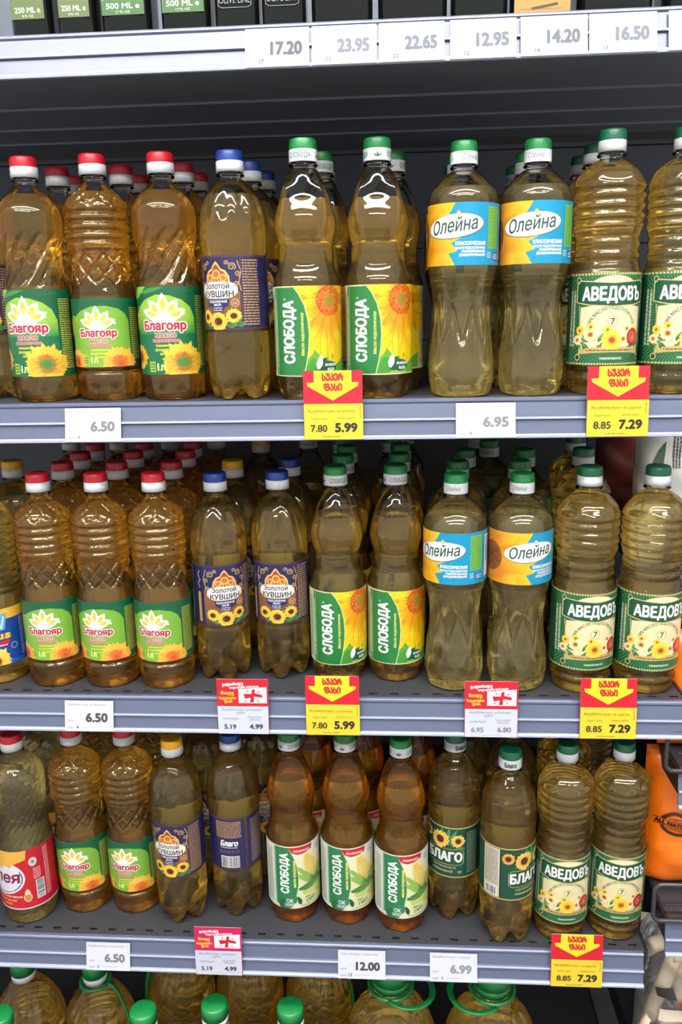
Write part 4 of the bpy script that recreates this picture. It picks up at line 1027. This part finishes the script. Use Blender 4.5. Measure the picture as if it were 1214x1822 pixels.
rail_item('price_tag', white_tag('6.50', '6', LN, (120, 122, 128), 61), -.3120, 'D', 0, 'white price tag 6.50 on the third shelf rail, left', 'price tag', GT)
rail_item('price_tag', white_tag('12.00', '12', ('ზეთი სიმინდის 1 ლ სლობოდა',), (66, 66, 72), 63.5), .0337, 'D', 0, 'white price tag 12.00 under the corn oil bottles', 'price tag', GT)
rail_item('price_tag', white_tag('6.99', '6', ('მზესუმზირის ზეთი 1 ლ ბლაგო',), (140, 142, 150), 62.5), .1563, 'D', 0, 'faded white price tag 6.99 on the third shelf rail', 'price tag', GT)
SUP = super_card(); T1 = yellow_tag('7.80', '5.99', 'მზესუმზირის ზეთი 1 ლ სლობოდა'); T2 = yellow_tag('8.85', '7.29', 'მზესუმზირის ზეთი 1 ლ ავედოვი')
for sh, x, t, what in (('B', .0118, T1, 'on the upper shelf rail under the hourglass bottles'), ('B', .3232, T2, 'on the upper shelf rail at the right'), ('C', .0026, T1, 'on the middle shelf rail under the hourglass bottles'), ('C', .3342, T2, 'on the middle shelf rail at the right'), ('D', .3146, T2, 'on the third shelf rail at the right')):
    c = rail_item('promotion_card', SUP, x - .0004, sh, .0, f'red promotion card with yellow arrow {what}', 'card', 'red and yellow promotion cards', -.07)
    rail_item('price_tag', t, x, sh, .0010, f'yellow price tag {"5.99" if t is T1 else "7.29"} {what}', 'price tag', 'yellow price tags', -.07)
S1 = social_card((206, 24, 46)); S2 = social_card((206, 24, 90)); P1 = pair_tag('5.19', '4.99', (60, 62, 70)); P2 = pair_tag('6.95', '6.80', (130, 132, 140))
for sh, x, cm, t, lab, lt in (('C', -.1078, S1, P1, 'red and white promotion card above the 4.99 tag on the middle rail', 'white price tag 5.19 and 4.99 on the middle shelf rail'),
                              ('C', .1960, S1, P2, 'red and white promotion card above the faded 6.80 tag on the middle rail', 'faded white price tag 6.95 and 6.80 on the middle shelf rail'),
                              ('D', -.1596, S2, P1, 'magenta and white promotion card on the third shelf rail', 'white price tag 5.19 and 4.99 on the third shelf rail')):
    rail_item('promotion_card', cm, x, sh, 0, lab, 'card', 'red and white promotion cards', -.07)
    rail_item('price_tag', t, x + .0004, sh, .0010, lt, 'price tag', GT, -.07)

# ------------------------------------------------------------------ dark glass bottles on the topmost shelf
def sq(w, p=5.0):
    def f(z, t):
        c, s_ = abs(math.cos(t)), abs(math.sin(t)); return w * ((c ** p + s_ ** p) ** (-1 / p) - 1)
    return f
def glass_bottle(x, w, h, label, kind):
    e = obj('olive_oil_bottle', None, None, (x, .004 + w / 2 + .012, ZS['A'] + .0006)); tag(e, label, 'bottle', 'dark glass bottles on the topmost shelf')
    R = w / 2; hb = h * .66
    smp = spline([(.004, 0), (.002, R * .6), (0, R * .88), (.003, R * .97), (.010, R), (hb * .5, R), (hb - .01, R), (hb, R * .95), (hb + .02, R * .6), (hb + .035, .015), (h - .03, .0135), (h, .0135)], .003)
    f0 = sq(1.0)
    mod = lambda z, t: f0(z, t) * R * (.97 if z < hb else max(0.0, 1 - (z - hb) / .03) * .97) if z > .001 else f0(z, t) * R * .9
    obj('body', revolve('body', smp, M['glass'], 64, mod), e)
    obj('cap', revolve('cap', [(h - .012, .0145), (h - .012, .0155), (h + .014, .0155), (h + .016, .014), (h + .016, 0)], M['black'], 40), e)
    wm = w * 1000 - 8
    a = None
    if kind in ('250', '500'):
        a = Art(-wm / 2, wm / 2, 0, 70); g = (92, 112, 54) if kind == '250' else (120, 156, 62)
        a.rect(-wm / 2, wm / 2, 0, 70, g); a.l = 1
        if kind == '500': a.poly([(-wm / 2, 0), (wm / 2, 0), (wm / 2, 13), (wm / 2 - 4, 14.5), (-wm / 2 + 4, 14.5), (-wm / 2, 13)], (58, 110, 44)); a.leaf(wm * .1, 30, 26, 12, 1.0, (90, 130, 40), (170, 190, 80))
        a.l = 2; a.text(kind + ' ML e', 0, 6, 5.2, (236, 240, 224), w=wm * .78, bold=.02, res=3); a.text('8 FL OZ' if kind == '250' else '17 FL OZ', 0, 1.8, 2.2, (226, 232, 210), w=wm * .34, bold=.01)
        o = obj('label', a.build('label', M['print'], None, 0, dl=.06, thick=.3), e, (0, -R * 1.0 - .0006, .020))
    elif kind == 'emb':
        a = Art(-wm / 2, wm / 2, 0, 20)
        glint_col = (120, 132, 134)  # highlight on the raised glass put into a pale grey print
        a.text('OLIVE LINE', 0, 6, 6.0, glint_col, w=wm * .86, bold=.015, res=3); a.stroke([(-wm * .45, 4), (-wm * .36, 2), (wm * .36, 2), (wm * .45, 4)], .6, glint_col); a.stroke([(-wm * .45, 14), (-wm * .45, 4)], .6, glint_col); a.stroke([(wm * .45, 14), (wm * .45, 4)], .6, glint_col)
        me = a.build('embossed_lettering', M['print'], None, 0, dl=.1, back=None)
        obj('embossed_lettering', me, e, (0, -R * 1.0 - .0010, .020))
    elif kind == 'gold':
        a = Art(-wm / 2 - 2, wm / 2 + 2, 0, 120); a.rect(-wm / 2 - 2, wm / 2 + 2, 0, 120, (186, 140, 50)); a.l = 1
        a.poly([(-10, 3), (16, 7), (15, 9.5), (-11, 5.5)], (60, 46, 30)); a.stroke([(-wm / 2 + 4, 4), (wm / 2 - 6, 4)], .5, (110, 80, 30))
        obj('label', a.build('label', M['print'], None, 0, dl=.06, thick=.3), e, (0, -R * 1.0 - .0006, .004))
    else:
        a = Art(-wm / 2, wm / 2, 0, 40); a.rect(-wm / 2, wm / 2, 8, 40, (40, 44, 40)); a.l = 1; a.rect(-wm / 2 + 2, wm / 2 - 2, 12, 38, (70, 70, 60))
        obj('label', a.build('label', M['print'], None, 0, dl=.06, back=(34, 36, 34), thick=.3), e, (0, -R * 1.0 - .0006, .040))
for x, w, h, k, l in ((-.2700, .043, .20, '250', 'leftmost dark bottle with 250 ML label on the topmost shelf'), (-.2205, .041, .20, '250', 'second dark bottle with 250 ML label beside a 500 ML one'),
                      (-.1680, .053, .26, '500', 'dark bottle with green 500 ML label next to the 250 ML bottles'), (-.1045, .052, .26, '500', 'dark bottle with green 500 ML label next to the embossed bottle'),
                      (-.0500, .046, .25, 'emb', 'dark square bottle with embossed lettering beside the 500 ML label'), (-.0005, .046, .25, 'emb', 'dark square embossed bottle above the 17.20 tag'),
                      (.0600, .064, .28, 'plain', 'dark square bottle above the 23.95 tag'), (.1335, .072, .28, 'plain', 'wide dark square bottle above the 22.65 tag'), (.2020, .058, .27, 'plain', 'dark square bottle left of the gold label one'),
                      (.2640, .060, .27, 'gold', 'dark bottle with large gold label on the topmost shelf'), (.3400, .076, .28, 'plain', 'wide dark square bottle right of the gold label one'), (.4240, .070, .28, 'plain', 'dark square bottle at the right edge of the topmost shelf')):
    glass_bottle(x, w, h, l, k)

# ------------------------------------------------------------------ lowest shelf: green capped bottles and handled jugs
GE = 'bottles and jugs on the lowest shelf'
def jug_mesh(R, h, rn, oil):
    prof = [(0.008, 0), (.006, R * .4), (0, R * .8), (.003, R * .93), (.015, R), (h * .3, R), (h * .55, R * .99), (h * .66, R * .93), (h * .76, R * .78), (h * .86, R * .52), (h * .94, rn * 1.25), (h * .97, rn), (h + .010, rn)]
    smp = spline(prof, .002)
    md = total(ribs(h * .1, h * .5, 5, .0016), swirl(h * .52, h * .86, 14, .7, .0016, .22))
    body = revolve('body', smp, M['shell'], 96, md)
    lv = h * .80; low = [q for i, q in enumerate(smp) if q[0] < lv or i < 8]; low += [(lv, low[-1][1] - .002), (lv, 0.0)]
    return body, revolve('oil', low, M[oil], 96, md, inset=.001)
def jug(x, y, R, h, rn, label, mesh, handle=None, side=1):
    e = obj('oil_jug', None, None, (x, y, ZS['E'] + .0006)); tag(e, label, 'bottle', GE)
    obj('body', mesh[0], e); obj('oil', mesh[1], e)
    c = obj('cap', revolve('cap', [(h - .001, rn), (h - .001, rn + .0033), (h + .012, rn + .0031), (h + .0170, rn + .0026), (h + .0185, rn + .001), (h + .0185, 0)], M['lgreen'], 90, lambda z, t: .0002 * math.cos(45 * t) if z < h + .014 else 0), e)
    obj('tamper_band', revolve('tamper_band', [(h - .012, rn), (h - .012, rn + .003), (h - .001, rn + .003), (h - .001, rn)], M['white' if handle != 'loop' else 'lgreen'], 60), c)
    if not handle: return
    rc = rn + .0065
    hd = obj('handle', MB().tube([(rc * math.cos(2 * PI * i / 40), rc * math.sin(2 * PI * i / 40), h - .015) for i in range(40)], .0034, 8, True, .8).mesh('handle', M['lgreen'], True), e)
    pts = []
    if handle == 'loop':     # flat strap swinging out from the collar over the shoulder
        ox, rr = side * .024, .037
        for i in range(37):
            w = (0 if side > 0 else PI) + (-2.35 + 4.7 * i / 36); px, py = ox + rr * math.cos(w), rr * math.sin(w) - .006
            pts.append((px, py, h - .014 - .006 * (i / 36) - .05 * max(0, abs(px) - .03)))
    else:                    # broad strap running down the side of the jug
        for i in range(20):
            t = i / 19; rr = rc + (R * 1.03 - rc) * math.sin(t * PI / 2); pts.append((side * rr * .96, -rr * .22, h - .015 - (h * .55) * (1 - math.cos(t * PI / 2))))
    obj('strap', MB().tube(pts, .0046, 8, False, .5).mesh('strap', M['lgreen'], True), hd)
J1 = jug_mesh(.046, .262, .0155, 'oil'); J3 = jug_mesh(.057, .222, .0155, 'oil'); J5 = jug_mesh(.0715, .280, .0245, 'oil')
for x, y, l in ((-.443, -.020, 'green-capped bottle at the left edge of the lowest shelf'), (-.243, -.003, 'green-capped bottle on the lowest shelf below the 6.50 tag'), (-.145, .012, 'green-capped bottle on the lowest shelf below the magenta card'), (-.037, .012, 'green-capped bottle on the lowest shelf nearest the big handled jugs')):
    jug(x, y, .046, .262, .0155, l, J1)
for i, (x, y, sd) in enumerate(((-.478, .120, 0), (-.362, .120, 1), (-.250, .196, -1), (-.134, .200, 0), (-.016, .200, 1))):
    jug(x, y, .057, .222, .0155, f'{["leftmost", "second", "third", "fourth", "fifth"][i]} squat jug from the left in the rear row of the lowest shelf', J3, 'side' if sd else None, sd or 1)
jug(.103, .072, .0715, .280, .0245, 'big jug with green strap handle, left one, below the 12.00 tag', J5, 'loop', 1)
jug(.2500, .072, .0715, .280, .0245, 'big jug with green strap handle, right one, below the 6.99 tag', J5, 'loop', -1)

# ------------------------------------------------------------------ neighbouring unit at the right: wire fronted shelves with bagged goods
for z, l in ((-.270, 'short shelf behind the right end holding white bags'), (-.487, 'wire fronted shelf at the right edge above the orange bag'), (-.703, 'wire fronted shelf at the right edge holding the orange bag'), (-1.000, 'low shelf at the right edge holding the bag of pale sticks')):
    e = obj('store_shelf', None, None, (0, 0, z)); tag(e, l, 'shelf', 'shelves of the neighbouring unit')
    yd = .16 if z > -.3 else .0
    xa = .4655
    bb = obj('shelf_board', MB().box(xa, 1.25, yd + .004, DEPTH - .005, -.0012, 0).box(xa, 1.25, yd + .004, yd + .006, -.03, -.0012).mesh('shelf_board', M['shelf']), e)
    rail(e, xa - .006, 1.25, yd)
    obj('end_bracket', MB().box(xa - .003, xa, yd + .004, DEPTH - .005, -.032, -.0015).mesh('end_bracket', M['black']), e)
    if -.9 < z < -.3:
        x0, x1, z0, z1, r = xa - .024, 1.2, .006, .060, .010
        P = []
        for cx, cz, a0 in ((x0 + r, z1 - r, PI / 2), (x0 + r, z0 + r, PI), (x1 - r, z0 + r, 1.5 * PI), (x1 - r, z1 - r, 0)):
            for k in range(6): w = a0 + PI / 2 * k / 5; P.append((cx + r * math.cos(w), -.006, cz + r * math.sin(w)))
        g = obj('wire_guard', MB().tube(P, .0028, 8, True).mesh('wire_guard', M['wire'], True), e)
        obj('cross_wire', MB().tube([(x0 + .014, -.003, .028), (x1, -.003, .028)], .0018, 6).mesh('cross_wire', M['wire'], True), g)

def pillow_fn(w, h, b, seed, cr=.0032):
    rn = random.Random(seed); ph = [rn.uniform(0, 6) for _ in range(6)]
    def f(u, v):
        x = min(1, abs(2 * u / w)); y = min(1, abs(2 * (v - h / 2) / h))
        k = (1 - x ** 2.6) ** .6 * (1 - y ** 4.0) ** .6
        return b * k + cr * math.sin(u * 62 + v * 45 + ph[0]) * math.sin(v * 70 - u * 25 + ph[1]) * (.3 + k) + cr * .5 * math.sin(u * 150 + ph[2] + 3 * math.sin(v * 60)) * (1 - k * .6)
    return f
def bag(name, x, y, z, w, h, b, mat, label, cat, art=None, seed=1, rot=0.0, lean=0.0, smooth=True):
    e = obj(name, None, None, (x, y, z + .001), (lean, 0, rot)); tag(e, label, cat, 'bags on the neighbouring unit')
    f = pillow_fn(w, h, b, seed); N, K2 = 26, 34; V = []; F = []
    for sgn in (-1, 1):
        for j in range(K2 + 1):
            for i in range(N + 1):
                u = (i / N - .5) * w; v = j / K2 * h; V.append((u, sgn * max(.0004, f(u, v)), v))
    o = (N + 1) * (K2 + 1)
    for j in range(K2):
        for i in range(N):
            a = j * (N + 1) + i; F.append((a, a + 1, a + N + 2, a + N + 1)); F.append((o + a, o + a + N + 1, o + a + N + 2, o + a + 1))
    mb = MB(); mb.v = V; mb.f = F; obj('film', mb.mesh('film', mat, True), e)
    if art:
        me = art.build('print', M['bagprint'], None, 0, dl=.25, back=None, grid=True)
        for q in me.vertices:
            u, v = q.co.x, q.co.z; q.co.y += -max(.0004, f(u, v)) - .0009
        me.update(); obj('print', me, e)
    return e
# orange bag with the round stamp
a = Art(-75, 75, 12, 195); a.STEP = 4
a.p = []
st = (-51, 106)
a.l = 1; a.ring(st[0], st[1], 13.5, 18, (70, 34, 20), 40, 1.0, .4, PI - .4); a.ring(st[0], st[1], 13.5, 18, (70, 34, 20), 40, 1.0, PI + .4, 2 * PI - .4)
for dv in (-5, 5): a.stroke([(st[0] - 24, st[1] + dv), (st[0] + 24, st[1] + dv)], .9, (70, 34, 20))
a.text('ALL NATURAL', st[0], st[1] - 3.1, 6.2, (60, 28, 18), w=45, bold=.06, res=3)
a.text('AUTHENTIC', st[0], st[1] + 7, 2.6, (110, 56, 24), w=16, bold=.02); a.text('INGREDIENTS', st[0], st[1] - 9.6, 2.6, (110, 56, 24), w=18, bold=.02)
a.leaf(-28, 62, 24, 9, .3, (150, 190, 70), (120, 170, 60)); a.ell(-10, 52, 24, 9, (244, 226, 206), 24); a.ell(-20, 160, 30, 16, (250, 190, 90), 24)
M['orange'] = plain('orange_bag_film', (208, 98, 10), .32, noise=.06, scale=12)
M['whitebag'] = plain('white_bag_film', (170, 170, 168), .4, noise=.04, scale=14)
M['darkred'] = plain('dark_red_bag_film', (96, 34, 30), .4, noise=.2, scale=20)
M['stick'] = plain('pale_chew_stick', (200, 180, 150), .6, noise=.15, scale=40, bump=.4)
M['clearfilm'] = film('clear_bag_film', 1.4, (.96, .96, .96), .08, .05, (235, 235, 235))
bag('snack_bag', .532, .086, -.703, .168, .205, .042, M['orange'], 'orange bag with round dark brown stamp on the wire fronted shelf at right', 'bag', a, 3)
bag('snack_bag', .530, .070, -.487, .150, .160, .036, M['orange'], 'orange bag on the wire shelf at the top right corner of the third shelf', 'bag', None, 5)
b1 = Art(-40, 40, 8, 190); b1.l = 1; b1.leaf(-26, 90, 70, 16, 1.3, (30, 84, 50), (50, 110, 60)); b1.microv(2, 14, 120, 175, 3, (60, 60, 64), 4)
bag('snack_bag', .4960, .250, -.270, .085, .205, .026, M['whitebag'], 'white bag with a green leaf standing behind the right end of the middle shelf', 'bag', b1, 7)
b2 = Art(-40, 40, 8, 190); b2.l = 1; b2.microv(-16, 2, 110, 180, 3, (50, 50, 58), 6); b2.poly([(-10, 60), (40, 110), (40, 130), (-10, 90)], (150, 90, 60)); b2.l = 2; b2.leaf(-10, 60, 60, 10, .75, (40, 90, 60))
bag('snack_bag', .5850, .245, -.270, .088, .205, .026, M['whitebag'], 'white bag with dark lettering at the right edge behind the middle shelf', 'bag', b2, 9)
bag('snack_bag', .4850, .420, -.270, .090, .200, .020, M['darkred'], 'dark red bag in the shade behind the white bags', 'bag', None, 11)
# clear bag of pale chew sticks with a red printed foot
c1 = Art(-90, 90, 10, 176); c1.l = 1
def sh(P, du, dv): return [(x + du, y + dv) for x, y in P]
c1.poly([(-90, 10), (90, 10), (90, 160), (40, 150), (4, 122), (-30, 128), (-52, 112), (-90, 104)], (200, 26, 44)); c1.l = 2
c1.poly(sh([(-60, 54), (-20, 60), (-26, 40), (-62, 36)], -16, 82), (226, 212, 190)); c1.poly(sh([(-70, 84), (-50, 92), (-44, 76), (-66, 70)], -14, 84), (50, 46, 44)); c1.poly(sh([(-44, 70), (-18, 78), (-24, 58)], -16, 84), (200, 30, 44)); c1.leaf(-20, 150, 60, 34, .35, (196, 136, 78), (180, 112, 56), .5)
c1.micro(-34, 22, 104, 128, 3, (240, 214, 210), .5, 5)
eb = bag('chew_stick_bag', .548, .056, -1.000, .200, .262, .046, M['clearfilm'], 'clear bag of pale chew sticks with red print at the lower right corner', 'bag', c1, 13)
rn = random.Random(4)
for i, (x, zz, ang, L) in enumerate(((-.070, .150, .30, .16), (-.040, .170, -.12, .17), (-.010, .150, .2, .16), (.022, .165, -.05, .17), (.055, .150, .1, .16), (-.062, .205, 1.25, .09), (.0, .215, 1.5, .12), (.05, .150, -.5, .12), (-.02, .11, 1.3, .12))):
    p0 = Vector((x, (-.014, .012)[i % 2], zz)); d = Vector((math.sin(ang), .05, math.cos(ang))) * L / 2
    pts = [p0 + d * t for t in (-1, -.9, -.3, .3, .9, 1)]
    pts = [(max(-.088, min(.088, q.x)), q.y, max(.01, min(.245, q.z))) for q in pts]
    obj('chew_stick', MB().tube(pts, .0105, 10).mesh('chew_stick', M['stick'], True), eb)
